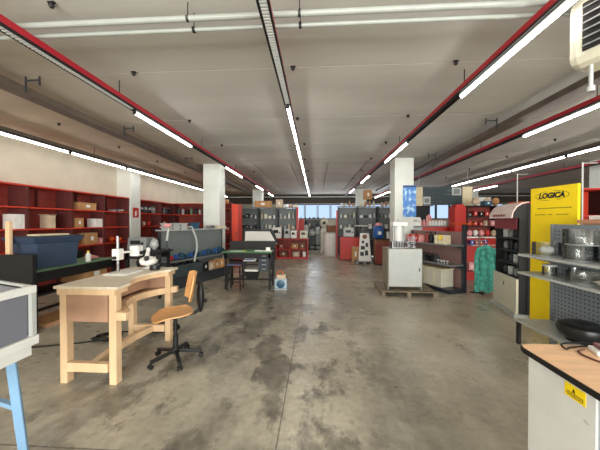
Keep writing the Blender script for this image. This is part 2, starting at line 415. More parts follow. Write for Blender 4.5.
def can(loc, r, h, m, lid, label, group=None, name='tin', cat='tin'):
    t = thing(name, label, cat, loc, 0, group)
    obj('body', MB().lathe([(r*.96,0),(r,.01),(r,h*.9),(r*.96,h*.92)], n=14), m, t, True)
    obj('lid', MB().lathe([(r*1.03,h*.9),(r*1.03,h*.98),(r*.9,h)], n=14), lid, t, True)
    return t
def tray(loc, sz, m, label, rz=0, group=None, name='plastic_crate', cat='crate'):
    w, d, h = sz; k = .9
    t = thing(name, label, cat, loc, rz, group)
    b = MB(); a = (-w/2*k, w/2*k, -d/2*k, d/2*k); c = (-w/2, w/2, -d/2, d/2)
    b.box(a[0], a[1], a[2], a[3], 0, .008)
    for i in range(4):
        P = [(a[0],a[2]),(a[1],a[2]),(a[1],a[3]),(a[0],a[3])]; Q = [(c[0],c[2]),(c[1],c[2]),(c[1],c[3]),(c[0],c[3])]
        j = (i+1) % 4
        inn = lambda p, f=.97: (p[0]*f, p[1]*f)
        vs = [(*P[i],0),(*P[j],0),(*Q[j],h),(*Q[i],h),(*inn(P[i]),0),(*inn(P[j]),0),(*inn(Q[j]),h),(*inn(Q[i]),h)]
        b._add(vs, [(0,1,2,3),(5,4,7,6),(3,2,6,7),(0,4,5,1)])
    obj('body', b, m, t)
    e = .015
    obj('rim', MB().box(c[0]-e, c[1]+e, c[2]-e, c[2], h-.03, h).box(c[0]-e, c[1]+e, c[3], c[3]+e, h-.03, h).box(c[0]-e, c[0], c[2], c[3], h-.03, h).box(c[1], c[1]+e, c[2], c[3], h-.03, h), m, t)
    return t
def machine(loc, sz, m, label, rz=0, group=None, acc=None, name='benchtop_machine', cat='machine', top=None):
    w, d, h = sz; acc = acc or BLACK
    t = thing(name, label, cat, loc, rz, group)
    obj('housing', MB().frus((-w/2,w/2,-d/2,d/2), (-w/2,w/2,-d/2+d*.12,d/2), .012, h), m, t, bevel=min(w,h)*.06)
    obj('foot', MB().box(-w*.42, -w*.32, -d*.42, d*.42, 0, .014).box(w*.32, w*.42, -d*.42, d*.42, 0, .014), RUBBER, t)
    obj('control_panel', MB().box(-w*.3, w*.18, -d/2-.004, -d/2+d*.1, h*.5, h*.78), acc, t)
    obj('knob', MB().lathe([(w*.07,0),(w*.06,.02),(w*.02,.024)], (w*.32, -d/2+.004, h*.55), 10, Matrix.Rotation(R(90),4,'X')), acc, t)
    if top: obj('top_tray', MB().box(-w*.4, w*.4, -d*.25, d*.35, h-.003, h+.025), top, t)
    return t
def lump(loc, sz, m, label, group=None, name='bag', cat='bag', seed=1, noise=.25):
    t = thing(name, label, cat, loc, 0, group)
    obj('body', MB().ball((0,0,sz[2]*.57), sz[0]/2*.92, sz[1]/2*.92, sz[2]*.5, 12, noise, seed), m, t, True)
    obj('neck', MB().lathe([(sz[0]*.08,sz[2]*.93),(sz[0]*.06,sz[2]*1.03),(sz[0]*.14,sz[2]*1.12)], n=8), m, t, True)
    return t

# ---------------------------------------------------------------- red shelving on the left wall
UPR = mat('dark_maroon_upright', (92,42,40), .6)
LV = tuple(hz(v) for v in (.32,.7,1.1,1.5,1.9,2.3))
def sh(l): return hz(l)+.0305
def wall_unit(loc, rz, W, label, D=.44, dividers=1, grp='red shelving units on the left wall', lv=LV):
    """local x along the unit, front faces -y, back on y=0"""
    t = thing('shelving_unit', label, 'shelving', loc, rz, grp)
    obj('back_panel', MB().box(0, W, -.015, 0, .05, lv[-1]), DRED, t)
    for x in (.012, W-.012): obj('upright', MB().box(x-.012, x+.012, -D+.01, -.016, .0, lv[-1]-.001), UPR, t)
    if dividers: obj('divider', MB().box(W/2-.01, W/2+.01, -D*.2, -.016, lv[-2]+.0305, lv[-1]-.001), UPR, t)
    for z in lv: obj('shelf', MB().box(.001, W-.001, -D, -.016, z, z+.03), REDB, t)
    return t
edges = [v*K for v in (2.78,3.68,4.60,5.50,6.38,7.27)]
for i in range(5):
    wall_unit((XL+.02, edges[i], 0), R(90), edges[i+1]-edges[i]-.01, 'red wall shelving unit, %s before the white pilaster' % ['fifth','fourth','third','second','first'][i])
wall_unit((XL+.02, 7.76*K, 0), R(90), 1.26, 'red wall shelving unit just behind the white pilaster', dividers=0)
wall_unit((XL+.02, 7.76*K+1.27, 0), R(90), 1.26, 'red wall shelving unit in the corner behind the pilaster', dividers=0)
for i in range(2):
    wall_unit((-6.12+i*1.27, 9.95*K-.02, 0), 0, 1.26, 'red shelving facing the hall behind the grey gondola, %s unit' % ('corner side','column side')[i], dividers=0, grp='red shelving on the partition')
sx = -5.40*K
def wl(px, lvl): # y on the wall shelves for a photo column
    return at(px, 222, 1.0).y*(sx/at(px, 222, 1.0).x)
def wcart(p0, p1, l, h, m, label, d=.26, open_=False, name='cardboard_box'):
    fx = -5.24*K
    a, b = [at(p, 222, 1.0).y*(fx/at(p, 222, 1.0).x) for p in (p0, p1)]
    c, w_ = (a+b)/2, (b-a)*.94
    e = [v for v in edges if v <= c][-1]+.03; f = [v for v in edges if v > c][0]-.04
    a, b = max(c-w_/2, e), min(c+w_/2, f)
    carton((fx-d/2, (a+b)/2, sh(l)), (b-a-(.2 if open_ else 0), d, h), m, label, R(90), open_=open_, name=name)
wcart(14, 26.5, 1.5, .31, WHITE, 'white box with a dark mark on the middle red shelf', name='white_box')
wcart(45.5, 60, 1.5, .30, CARDL, 'open pale cardboard box on the middle red shelf', open_=True)
wcart(79, 97, 1.9, .2, CARD, 'long brown cardboard box on the upper red shelf')
wcart(75.5, 84, 1.5, .25, CARD, 'small brown cardboard box left of the white one on the middle shelf')
wcart(95.5, 104.5, 1.5, .24, WHITE, 'white cardboard box near the pilaster on the middle shelf', name='white_box')
wcart(86, 98, 1.1, .32, CARD, 'brown cardboard box on the lower red shelf right of the navy crate')
wcart(100, 104.5, 1.1, .16, PINK, 'pale pink box beside the brown box on the lower red shelf', name='small_box')
for i, (px, s, m, nm) in enumerate(((111,.16,ORNG,'orange'),(115.5,.14,REDB,'red-orange'),(119.5,.12,ORNG,'small orange'))):
    lump((sx, wl(px,0), sh(1.1)), (.16,.16,s), m, '%s lumpy packet on the lower red shelf beside the pilaster' % nm, 'packets on the lower red shelf', 'packet', 'packet', i)
for i, px in enumerate((110.8,113.2,115.8,118.4)):
    tray((sx, wl(px,0)+.07, sh(1.9)), (.075,.16,.06+.02*(i%2)), LGREY if i != 1 else TEALB, 'small shallow tray on the upper red shelf, %s left of the pilaster' % ['fourth','third','second','first'][i], R(90), 'small trays on the upper red shelf', 'small_tray', 'tray')
for i in range(4):
    machine((sx, 9.36+i*.24, sh(1.9)), (.2,.26,.27), (BLACK,DGREY,BLACK,GREY)[i], 'dark appliance on the upper red shelf, %s behind the pilaster' % ORD[i], R(90), 'appliances on the shelf behind the pilaster', LGREY, 'small_appliance', 'appliance')
for i in range(5):
    bottle((sx, 10.58+i*.2, sh(1.9)), .05, .28, (DGREY,BLACK,GPANEL)[i%3], LGREY, 'dark bottle in the red corner shelving, %s from its near side' % ORD[i], 'dark bottles in the corner shelving')
for i in range(5):
    lump((sx, (9.36,9.65,9.95,10.65,11.0)[i], sh(1.5)), (.14,.14,.16), (PINK,CARDL,REDB,ORNG,CARDL)[i], '%s bundle on the middle shelf behind the pilaster, %s from it' % (('pink','pale','red','orange','beige')[i], ORD[i]), 'bundles behind the pilaster', 'bundle', 'bundle', i)
for i in range(12):
    bottle((-6.0+i*.19+(.12 if i > 5 else 0), 11.5, sh(1.9)), .065, .34-.04*(i%3), (DGREY,LGREY,BLACK,GREEN)[i%4], BLACK, 'jar-like bottle on the upper shelf of the partition shelving, %s from the corner' % ORD[i], 'bottles on the partition shelving')
carton((-4.3, 11.5, sh(2.3)), (1.0,.25,.18), CARD, 'flat brown carton on top of the partition shelving', 0)

# fire extinguisher sign on the pilaster
t = thing('extinguisher_sign', 'small red sign with a white extinguisher symbol on the white pilaster', 'sign', (-5.2*K+.002, 7.51*K, hz(1.78)))
obj('plate', MB().box(0, .005, -.15, .15, 0, .33), RED, t)
sm = MB().box(.0052, .008, -.045, .02, .05, .2).box(.0052, .008, -.03, .005, .2, .225).box(.0052, .008, .03, .045, .09, .215).box(.0052, .008, .005, .045, .215, .23)
obj('symbol', sm, PAPER, t)

# ---------------------------------------------------------------- black benches with green mats on the left
def bench(name, label, loc, rz, W, D, H=.9, back=.2, m=GREEN):
    """x along the bench, front at -y, origin at back left"""
    t = thing(name, label, 'workbench', loc, rz, 'black workbenches')
    obj('worktop', MB().box(0, W, -D, 0, H-.035, H), BLACK, t, bevel=.003)
    obj('green_mat', MB().box(.03, W-.03, -D-.004, -.08, H, H+.008), m, t)
    obj('apron', MB().box(.03, W-.03, -D+.04, -D+.06, H-.17, H-.036).box(.03, W-.03, -.08, -.06, H-.17, H-.036), BLACK, t)
    for x in (.05, W-.09):
        for y in (-D+.04, -.1): obj('leg', MB().box(x, x+.05, y, y+.05, 0, H-.036), BLACK, t)
    obj('stretcher', MB().box(.1, W-.09, -D*.5-.02, -D*.5+.02, .18, .22).box(.06, .09, -D+.09, -.1, .18, .22).box(W-.08, W-.05, -D+.09, -.1, .18, .22), BLACK, t)
    if back: obj('back_board', MB().box(0, W, -.03, 0, H+.001, H+back), BLACK, t)
    return t
t = bench('workbench', 'black workbench with a green cutting mat carrying the navy crate', (-4.95, 3.72, 0), R(90), 1.72, .8, back=.0)
obj('lower_shelf', MB().box(.1, 1.6, -.7, -.12, .5, .53), BLACK, t)
obj('side_board', MB().box(1.25, 1.72, -.03, -.0, .9, 1.06), BLACK, t)
obj('end_board', MB().box(-.05, -.0005, -.85, .02, .0, 1.17), BLACK, t)
fr = Frame((-4.52, 4.28, .910), R(86))
t = thing('storage_crate', 'large navy plastic crate with a flared rim on the black bench', 'crate', fr.o, fr.rz)
obj('body', MB().frus((-.31,.33,-.2,.2), (-.33,.35,-.23,.23), 0, .40), NAVY, t)
obj('rim', MB().frus((-.38,.37,-.25,.25), (-.44,.42,-.30,.30), .40, .50), NAVY, t, bevel=.01)
obj('lid_insert', MB().box(-.38, .37, -.25, .25, .501, .515), mat('dark_navy_plastic', (38,48,66), .6), t)  # lid in a darker navy than the crate body
q = fr.p(0, -.02, .516)
solo('cardboard_sheet', MB().box(-.22, .26, -.12, .12, 0, .025), CREAM, 'pale folded cardboard lying on top of the navy crate', 'cardboard', q, R(86))
bottle((-4.27, 4.82, .9085), .045, .2, WHITE, YEL, 'small white bottle beside the navy crate on the green mat')
lump((-4.5, 5.15, .909), (.3,.2,.07), PINK, 'crumpled pinkish cloth on the green mat near the far end', None, 'cloth', 'cloth', 4, .3)
for i in range(2):
    solo('plywood_sheet', MB().box(-.28+i*.05, .28, 0, 1.35-.2*i, 0, .03), CARD if i else PLYD, ('lower','upper')[i]+' brown board stacked on the floor under the black bench', 'board', (-4.45, 3.95, .001+i*.031), R(-2), 'boards under the bench')
carton((-4.5, 5.0, .5315), (.5,.5,.24), CARD, 'brown box on the lower shelf of the black bench', R(88))
# upright wooden plank at far left
solo('wooden_post', MB().box(-.035, .035, -.02, .02, 0, .75), WOOD, 'short upright wooden post at the left edge in front of the red shelves', 'post', (-4.62, 3.80, .9085), 0)

# ---------------------------------------------------------------- jeweller's bench
t = thing('jeweller_bench', 'pale wooden jeweller bench with a curved front and thick legs', 'workbench', (-2.68, 2.545, 0))
BW, BL = .70, 1.22
def curve_pts(depth, y0=.22, y1=1.02, n=14):
    return [(BW-depth*math.sin(math.pi*k/n)**.75 if k not in (0, n) else BW, y0+(y1-y0)*k/n) for k in range(n+1)]
top = [(.02,.03),(BW,.03)]+curve_pts(.17)+[(BW,BL),(.02,BL)]
obj('worktop', MB().prism(top, .972, 1.0), WOODL, t, bevel=.003)
ap = [(.06,.03),(BW-.03,.03)]+[(x-.03, y) for x, y in curve_pts(.17)]+[(BW-.03,BL-.03),(.06,BL-.03)]
obj('under_frame', MB().prism(ap, .915, .9715), WOOD, t)
for x in (.07, BW-.105):
    for y in (.045, BL-.17): obj('leg', MB().box(x, x+.076, y, y+.085, 0, .9145), WOOD, t, bevel=.008)
obj('side_panel', MB().box(.146, BW-.116, .045, .063, .64, .914), PLYD, t)
obj('side_panel', MB().box(.146, BW-.116, BL-.15, BL-.132, .68, .914), PLYD, t)
obj('back_panel', MB().box(.07, .085, .12, BL-.18, .64, .914), PLYD, t)
# curved lower rail
c1 = [(x+.09-.06*(y-.12), y) for x, y in curve_pts(.3, .12, 1.12)]
inner = [(x-.075, y) for x, y in c1]
obj('curved_rail', MB().prism(c1+inner[::-1], .665, .745), WOOD, t, bevel=.004)
obj('rail_end_block', MB().box(BW-.028, BW+.09, .03, .119, .665, .745), WOOD, t); obj('rail_end_block', MB().box(BW-.028, BW+.03, 1.121, 1.17, .665, .745), WOOD, t)
obj('catch_shelf', MB().prism([(.09,.13),(.5,.13),(.4,.62),(.5,1.05),(.09,1.05)], .705, .72), PLYD, t)
for y in (.035, BL-.165): obj('end_stretcher', MB().box(.146, BW-.116, y, y+.06, .13, .22), WOOD, t, bevel=.004)
st = [(.40-.06*math.sin(math.pi*k/14)**.9, .096+(BL-.262)*k/14) for k in range(15)]
obj('curved_stretcher', MB().prism([(x+.035, y) for x, y in st]+[(x-.035, y) for x, y in st][::-1], .135, .215), WOOD, t, bevel=.003)
obj('drawer', MB().box(.15, .42, .3, .95, .78, .9), PLYD, t)

# stereo microscope
t = thing('stereo_microscope', 'white stereo microscope on a boom stand at the back of the wooden bench', 'microscope', (-2.42, 3.28, 1.0005))
obj('base_plate', MB().box(-.15, .13, -.17, .17, 0, .018), WHITE, t, bevel=.004)
obj('column', MB().rod((-.09,.0,.018), (-.09,.0,.47), .018), CHROME, t, True)
obj('column_collar', MB().box(-.135, -.045, -.05, .05, .17, .31), WHITE, t, bevel=.01)
obj('collar_knob', MB().rod((-.09,-.075,.2), (-.09,-.05,.2), .022), BLACK, t, True)
obj('boom_arm', MB().rod((-.045,.03,.26), (.0,.22,.26), .014), WHITE, t, True)
obj('focus_block', MB().box(-.07, .05, .18, .30, .19, .33), WHITE, t, bevel=.015)
obj('focus_knob', MB().rod((.05,.24,.235), (.075,.24,.235), .026), BLACK, t, True)
t = thing('stereo_microscope', 'white stereo microscope head with black eyepieces resting near the far end of the bench', 'microscope', (-2.27, 3.53, 1.0005), R(-35)); t.scale = (1.2,1.2,1.2)
obj('head', MB().ball((0,0,.1), .085, .1, .055, 14), WHITE, t, True)
obj('objective', MB().lathe([(.05,.0),(.055,.03),(.05,.06)], (0.05,.05,0), 14), BLK2, t, True)
for s in (-1, 1):
    e = obj('eyepiece_tube', MB().rod((.02,s*.045,.11), (.15,s*.06-.02,.15), .024, .021), WHITE, t, True)
    obj('eyepiece', MB().rod((.15,s*.06-.02,.15), (.185,s*.065-.025,.161), .026, .022), BLACK, e, True)
obj('zoom_knob', MB().rod((-.02,-.11,.09), (-.02,-.085,.09), .03), BLACK, t, True)
obj('rear_arm', MB().rod((-.05,0,.13), (-.14,.06,.22), .022), WHITE, t, True)
obj('support_post', MB().rod((-.13,.05,.0), (-.13,.05,.24), .018).rod((-.13,.05,0), (-.13,.05,.012), .05), WHITE, t, True)

# ---------------------------------------------------------------- chair
t = thing('work_chair', 'swivel work chair with beech plywood seat and back on a black star base', 'chair', (-1.68, 3.13, 0), R(214))
# local: faces +x after rotation -> -x in the room
def star():
    b = MB()
    for k in range(5):
        a = 2*math.pi*k/5+.35; c, s = math.cos(a), math.sin(a)
        b.bar((.02*c,.02*s,.115), (.285*c,.285*s,.075), .04, .034)
    b.lathe([(.045,.08),(.045,.15),(.03,.16)], n=14)
    return b
obj('star_base', star(), BLK2, t, bevel=.004)
for k in range(5):
    a = 2*math.pi*k/5+.35; c, s = math.cos(a), math.sin(a)
    obj('caster', MB().rod((.285*c+.012*s,.285*s-.012*c,.027), (.285*c+.026*s,.285*s-.026*c,.027), .026).rod((.285*c-.012*s,.285*s+.012*c,.027), (.285*c-.026*s,.285*s+.026*c,.027), .026).rod((.285*c,.285*s,.03), (.285*c,.285*s,.085), .01), BLACK, t, True)
obj('gas_lift', MB().rod((0,0,.15), (0,0,.30), .03).rod((0,0,.30), (0,0,.52), .018), BLACK, t, True)
obj('tilt_mechanism', MB().box(-.11, .09, -.06, .06, .51, .548), BLACK, t)
def ply_shell(nx, ny, fn, th):
    b = MB(); V = [[b.b.verts.new(fn(i/nx*2-1, j/ny*2-1)) for j in range(ny+1)] for i in range(nx+1)]
    for i in range(nx):
        for j in range(ny): b.b.faces.new((V[i][j], V[i+1][j], V[i+1][j+1], V[i][j+1]))
    bmesh.ops.recalc_face_normals(b.b, faces=b.b.faces[:])
    bmesh.ops.solidify(b.b, geom=b.b.faces[:], thickness=th)
    return b
def seatf(u, v):
    k = (1-.22*abs(v)**3); kk = (1-.18*abs(u)**3)
    x = .225*u*k; y = .225*v*kk
    return Vector((x+.03, y, .56+.02*v*v-(.04*max(0,u)**3)+.012*max(0,-u)**2))
obj('seat', ply_shell(12, 12, seatf, .012), PLY, t, True)
def backf(u, v):
    y = .19*u*(1-.22*max(0,abs(v)-.3)**2); z = .865+.175*v*(1-.12*abs(u)**3)
    return Vector((-.215-.03*v+.055*u*u, y, z))
obj('backrest', ply_shell(12, 10, backf, .012), PLY, t, True)
obj('back_support', MB().tube([(-.08,0,.53),(-.22,0,.53),(-.285,0,.56),(-.30,0,.66),(-.285,0,.77),(-.27,0,.84)], .022, 8), BLACK, t, True)
obj('back_cover', MB().ball((-.285,0,.72), .045, .085, .20, 14), BLK2, t, True)
obj('height_knob', MB().rod((-.33,0,.66), (-.36,0,.66), .025), BLACK, t, True)

# cables on the floor under the bench
rn = random.Random(3); pts = [(-4.1,3.35,.012),(-3.7,3.3,.012),(-3.3,3.42,.012)]
for k in range(40):
    a = k*.52; pts.append((-2.96+.17*math.cos(a)+rn.uniform(-.03,.03)+.001*k, 3.62+.11*math.sin(a)+rn.uniform(-.03,.03), .012+.0012*k))
for k in range(60):
    a = k*.5; pts.append((-2.33+.24*math.cos(a)*(1+.1*math.sin(k)), 3.96+.14*math.sin(a)+rn.uniform(-.02,.02), .02+.0008*k))
solo('power_cable', MB().tube(pts, .010, 6), RUBBER, 'black power cable coiled loosely on the floor under the wooden bench', 'cable', smooth=True)

# ---------------------------------------------------------------- display case in the left foreground
t = thing('display_case', 'grey-sided case with white rails on light blue legs at the left edge', 'display case', (-.02,-.05,0))
P = [(-1.90,1.76),(-1.90,.95),(-2.75,.95),(-2.80,2.06)]       # outline seen from above
def ring(off, z0, z1, w):
    b = MB()
    for i in range(4):
        p, q = Vector((*P[i],(z0+z1)/2)), Vector((*P[(i+1)%4],(z0+z1)/2)); d = (q-p).normalized()*(w/2-.0005)
        b.bar(p-d if i in (0,2) else p+d, q+d if i in (0,2) else q-d, w, z1-z0)
    return b
obj('top_rail', MB().bar((-1.9,1.78,1.195), (-1.9,.95,1.195), .035, .05).bar((-1.918,.965,1.195), (-2.75,.965,1.195), .035, .05), OFFW, t, bevel=.004)
obj('back_rail', MB().bar((-1.918,1.765,1.213), (-2.8,2.055,1.213), .022, .016), LGREY, t)
obj('bottom_rail', MB().bar((-1.9,1.79,.85), (-1.9,.93,.85), .04, .06).bar((-1.921,.95,.85), (-2.75,.95,.85), .04, .06).bar((-1.921,1.755,.85), (-2.8,2.05,.85), .03, .06), OFFW, t, bevel=.004)
obj('drawer_box', MB().prism([(-1.905,1.76),(-1.905,.95),(-2.75,.95),(-2.80,2.03)], .75, .819), OFFW, t)
obj('drawer_handle', MB().box(-1.903, -1.888, 1.42, 1.47, .775, .795), BLACK, t)
SMOKE = mat('smoked_panel', (112,114,124), .3, var=.05)
obj('side_panel', MB().bar((-1.905,1.73,1.025), (-1.905,.96,1.025), .006, .289), SMOKE, t)
obj('side_panel', MB().bar((-1.92,1.752,1.04), (-2.79,2.035,1.04), .006, .31), SMOKE, t)
obj('inner_tray', MB().prism([(-1.93,1.72),(-1.93,.97),(-2.74,.97),(-2.78,2.0)], .885, .892), mat('grey_felt', (120,120,124), .9), t)
for p in ((-1.9,1.765),(-1.9,.965),(-2.74,.965)): obj('corner_post', MB().box(p[0]-.014, p[0]+.014, p[1]-.014, p[1]+.014, .881, 1.169), LGREY, t)
for p, q in (((-1.925,1.655),(-2.01,1.80)), ((-1.94,1.06),(-1.95,.94)), ((-2.68,1.02),(-2.70,.9)), ((-2.68,1.85),(-2.70,1.97))):
    obj('leg', MB().bar((*p,.7495), (*q,.0), .05, .03), LBLUE, t, bevel=.006)
obj('leg_brace', MB().bar((-1.965,1.715,.42), (-2.69,1.90,.42), .03, .03), LBLUE, t)

# ---------------------------------------------------------------- gondolas
def gondola(label, loc, rz, L, H, shelves, pan=GPANEL, rail=DGREY, base=.09, cap=None, perf=False, grp=None, rear=None, basedepth=.42, end=.025):
    t = thing('gondola_shelving', label, 'shelving', loc, rz, grp)
    obj('back_panel', MB().box(end, L-end, -.02, .02, base, H-.002), pan, t)
    for x in (0, L-end): obj('upright', MB().box(x, x+end, -.04, .04, 0, H), rail, t)
    obj('base_plinth', MB().box(.02, L-.02, -basedepth+.05, -.041, 0.0, base-.031), rail, t)
    obj('base_shelf', MB().box(.0, L, -basedepth, -.041, base-.03, base), rail if not perf else LGREY, t)
    for z, d in shelves:
        s = obj('shelf', MB().box(.004, L-.004, -d, -.041, z-.028, z), LGREY if perf else GREY, t)
        for e in (.006, L-.012): obj('shelf_bracket', MB().prism([(-.042,z-.12),(-.042,z-.029),(-d+.05,z-.029)], 0, .004, Matrix(((0,0,1,e),(1,0,0,0),(0,1,0,0),(0,0,0,1)))), rail, s)
    if cap: obj('top_shelf', MB().box(-.02, L+.1, -cap, .1, H+.001, H+.03), LGREY, t)
    if perf:
        hb = MB()
        for i in range(int((L-.1)/.05)):
            for j in range(int((H-base-.06)/.05)):
                x, z = .06+i*.05, base+.05+j*.05
                hb.box(x-.007, x+.007, -.0235, -.0205, z-.007, z+.007)
        h = obj('peg_holes', hb, DRK, t); h['kind'] = 'stuff'
    return t
# left, behind the chair
gl = Frame((-3.78, 6.3, 0), math.atan2(2.2, .74)); LL = 2.33
gondola('long grey gondola shelving behind the chair with blue tools on its shelf', gl.o, gl.rz, LL, 1.43, [(.70,.36)], cap=.2, rail=DGREY, base=.28, basedepth=.4)
for i in range(6):
    q = gl.p(.16+.25*(i%3), -.06, 1.4615+.082*(i//3))
    tray(q, (.2,.14,.078), LGREY, 'small light grey storage tray in the stack on the near end of the left gondola', gl.rz, 'grey trays stacked on the left gondola', 'small_tray', 'tray')
tray(gl.p(1.08,-.06,1.4615), (.26,.14,.17), TEALB, 'blue-grey bin beside the tray stack on top of the left gondola', gl.rz)
machine(gl.p(1.75,-.06,1.4615), (.22,.16,.09), GREY, 'small grey device on top of the left gondola near the column', gl.rz)
carton(gl.p(2.2,-.08,1.4615), (.3,.2,.07), CREAM, 'flat cream packet on the far end of the left gondola top', gl.rz, name='flat_packet', cat='packet')
for i in range(13):
    x = .16+i*.165
    q = gl.p(x, -.2, .7005)
    m = (RED if i == 0 else (TEALB, BLUEP, TEALB)[i%3]); cn = 'red' if i == 0 else ('teal', 'blue', 'petrol blue')[i%3]
    tt = thing('bench_vice', '%s bench tool on the left gondola shelf, %s from the near end' % (cn, ORD[i]), 'tool', q, gl.rz+.3*math.sin(i*2), 'tools on the left gondola')
    h = .11+.03*(i%3)+(.03 if i > 8 else 0)
    obj('body', MB().box(-.05, .05, -.06, .06, .02, h*.6).box(-.03, .05, -.03, .05, h*.6, h), m, tt, bevel=.008)
    obj('base', MB().box(-.055, .055, -.08, .08, 0, .02), DGREY, tt)
    obj('spindle', MB().rod((-.02,-.12,h*.5), (-.02,-.06,h*.5), .012).rod((-.06,-.12,h*.5), (.02,-.12,h*.5), .006), CHROME, tt, True)
obj_ = None
t = thing('drawer_cabinet', 'dark grey-green drawer cabinet under the shelf of the left gondola', 'drawer cabinet', gl.p(.1,-.38,.2805), gl.rz)
obj('body', MB().box(0, .98, .02, .32, 0, .30), mat('dark_green_grey', (60,72,72), .5), t)
for i in range(2): d = obj('drawer', MB().box(.02, .96, .0, .0195, .02+i*.14, .15+i*.14), MATS['dark_green_grey'], t); obj('drawer_handle', MB().box(.4, .6, -.012, -.0005, .08+i*.14, .095+i*.14), BLACK, d)
for i, (x, m, s, nm) in enumerate(((1.24,BLACK,(.22,.22,.24),'black'),(1.49,CARDL,(.18,.2,.2),'pink-beige'),(1.71,CARD,(.2,.24,.24),'brown'),(1.93,PLY,(.18,.22,.26),'orange-brown'),(2.16,CARD,(.2,.22,.22),'wide brown'))):
    carton(gl.p(x,-.22,.2805), s, m, '%s box on the bottom shelf of the left gondola' % nm, gl.rz, 'boxes on the left gondola bottom shelf')
for i in range(4):
    machine(gl.p(.2+.24*i, -.27, .581), (.12,.12,.05), BLK2, 'small black device on the left gondola drawer cabinet, %s from its near end' % ORD[i], gl.rz, 'devices on the drawer cabinet')
# hose hanging from the top of the gondola
pts = [gl.p(.84,-.06,1.495), gl.p(.84,-.2,1.52), gl.p(.8,-.3,1.42), gl.p(.86,-.34,1.2), gl.p(.84,-.38,.95), gl.p(.76,-.39,.72), gl.p(.72,-.41,.62)]
def spline(p, n=6):
    p = [Vector(a) for a in p]; out = []
    for i in range(len(p)-1):
        a, b, c, d = p[max(i-1,0)], p[i], p[i+1], p[min(i+2,len(p)-1)]
        for k in range(n):
            t_ = k/n; out.append(.5*((2*b)+(c-a)*t_+(2*a-5*b+4*c-d)*t_*t_+(3*b-a-3*c+d)*t_**3))
    return out+[p[-1]]
solo('flexible_hose', MB().tube(spline(pts), .026, 8), LGREY, 'pale grey flexible hose arching down the front of the left gondola', 'hose', smooth=True)
# grey machine with a bag on a small table, between the bench and the gondola
t = bench('side_table', 'low black table behind the microscopes carrying a grey machine', (-4.15, 6.05, 0), 0, .85, .5, 1.02, 0, BLK2)
machine((-3.9, 5.8, 1.0285), (.42,.34,.28), GREY, 'squat grey machine on the table behind the microscopes', 0, None, BLACK)
lump((-3.57, 5.76, 1.0285), (.2,.2,.24), LGREY, 'crumpled grey bag beside the grey machine behind the microscopes', None, 'bag', 'bag', 9, .3)
t = thing('magnifier_lamp', 'articulated lamp with a pinkish head at the near end of the left gondola', 'lamp', (-3.37, 5.92, 1.0285))
obj('stand_pole', MB().rod((0,0,.02), (0,0,.2), .014).rod((0,0,0), (0,0,.03), .06), DGREY, t, True)
obj('lamp_arm', MB().rod((0,0,.2), (.04,.0,.5), .03, .02), LGREY, t, True)
obj('lamp_head', MB().ball((.02,0,.54), .09, .09, .05), PINK, t, True)

# ---------------------------------------------------------------- middle workbench
t = bench('workbench', 'dark workbench with a green top and raised black back board in the centre left', (-2.28, 7.05, 0), 0, 1.22, .62, .93, .22, DGREEN)
obj('front_edge', MB().box(.0, 1.22, -.64, -.6245, .90, .939), DGREEN, t)
obj('shelf', MB().box(.1, .86, -.5, -.12, .66, .68), BLACK, t)
dc = obj('drawer_unit', MB().box(.88, 1.16, -.56, -.1, .45, .894), mat('blue_black_steel', (30,38,50), .5), t)
for i in range(4):
    d = obj('drawer', MB().box(.89, 1.15, -.575, -.561, .46+i*.105, .555+i*.105), mat('slate_drawer', (40,50,62), .45), t)
    obj('drawer_handle', MB().box(.97, 1.07, -.585, -.5755, .505+i*.105, .515+i*.105), LGREY, d)
t = thing('stool', 'dark stool with a blue-grey seat tucked under the green-topped workbench', 'stool', (-1.97, 6.5, 0))
obj('seat', MB().box(-.17, .17, -.15, .15, .60, .64), mat('slate_blue_pad', (74,82,112), .7), t, bevel=.01)
for sx_ in (-1, 1):
    for sy in (-1, 1): obj('leg', MB().bar((sx_*.14,sy*.12,.60), (sx_*.16,sy*.14,0), .03), BLACK, t)
obj('foot_ring', MB().box(-.14, .14, -.14, -.125, .2, .225).box(-.14, .14, .125, .14, .2, .225), BLACK, t)
q = (-1.6, 6.64, .6805)
t = thing('paper_tray', 'white paper and tray on the inner shelf of the green-topped workbench', 'tray', q)
obj('tray', MB().box(-.2, .1, -.06, .1, 0, .02).box(-.2, .1, .09, .1, .02, .06), PAPER, t); obj('contents', MB().box(-.15, .05, -.05, .02, .021, .04), BLUEP, t)
t = thing('waste_bin', 'white bin on the floor frame under the green-topped workbench', 'bin', (-1.6, 6.74, .2205))
obj('body', MB().frus((-.12,.12,-.1,.1), (-.16,.16,-.13,.13), 0, .2), BLACK, t); obj('liner', MB().frus((-.165,.165,-.135,.135), (-.17,.17,-.14,.14), .201, .25), WHITE, t)
t = thing('note_strip', 'yellow-ended white paper strip along the front of the green workbench top', 'paper', (-1.95, 6.5, .9385))
obj('sheet', MB().box(-.15, .18, -.05, .05, 0, .006), PAPER, t); obj('marker', MB().box(.18, .24, -.03, .03, 0, .012), YEL, t)
solo('paper_stack', MB().box(-.22, .22, -.07, .07, 0, .012).box(.06, .16, -.02, .03, .012, .09), PAPER, 'white papers with a standing card at the right end of the green workbench top', 'papers', (-1.28, 6.55, .9385))
t = thing('polishing_motor', 'small blue and white grinding motor standing on the floor beside the dark workbench', 'machine', (-.86, 6.62, 0))
obj('base', MB().box(-.16, .16, -.12, .12, 0, .02), LGREY, t)
obj('housing', MB().box(-.15, .15, -.1, .1, .02, .26), mat('pale_blue_enamel', (170,190,205), .4), t, bevel=.02)
obj('fan_disc', MB().lathe([(.10,0),(.10,.02),(.03,.03)], (0,-.1,.14), 18, Matrix.Rotation(R(90),4,'X')), TEALB, t)
obj('top_box', MB().box(-.1, .12, -.08, .08, .261, .35), CARDL, t)
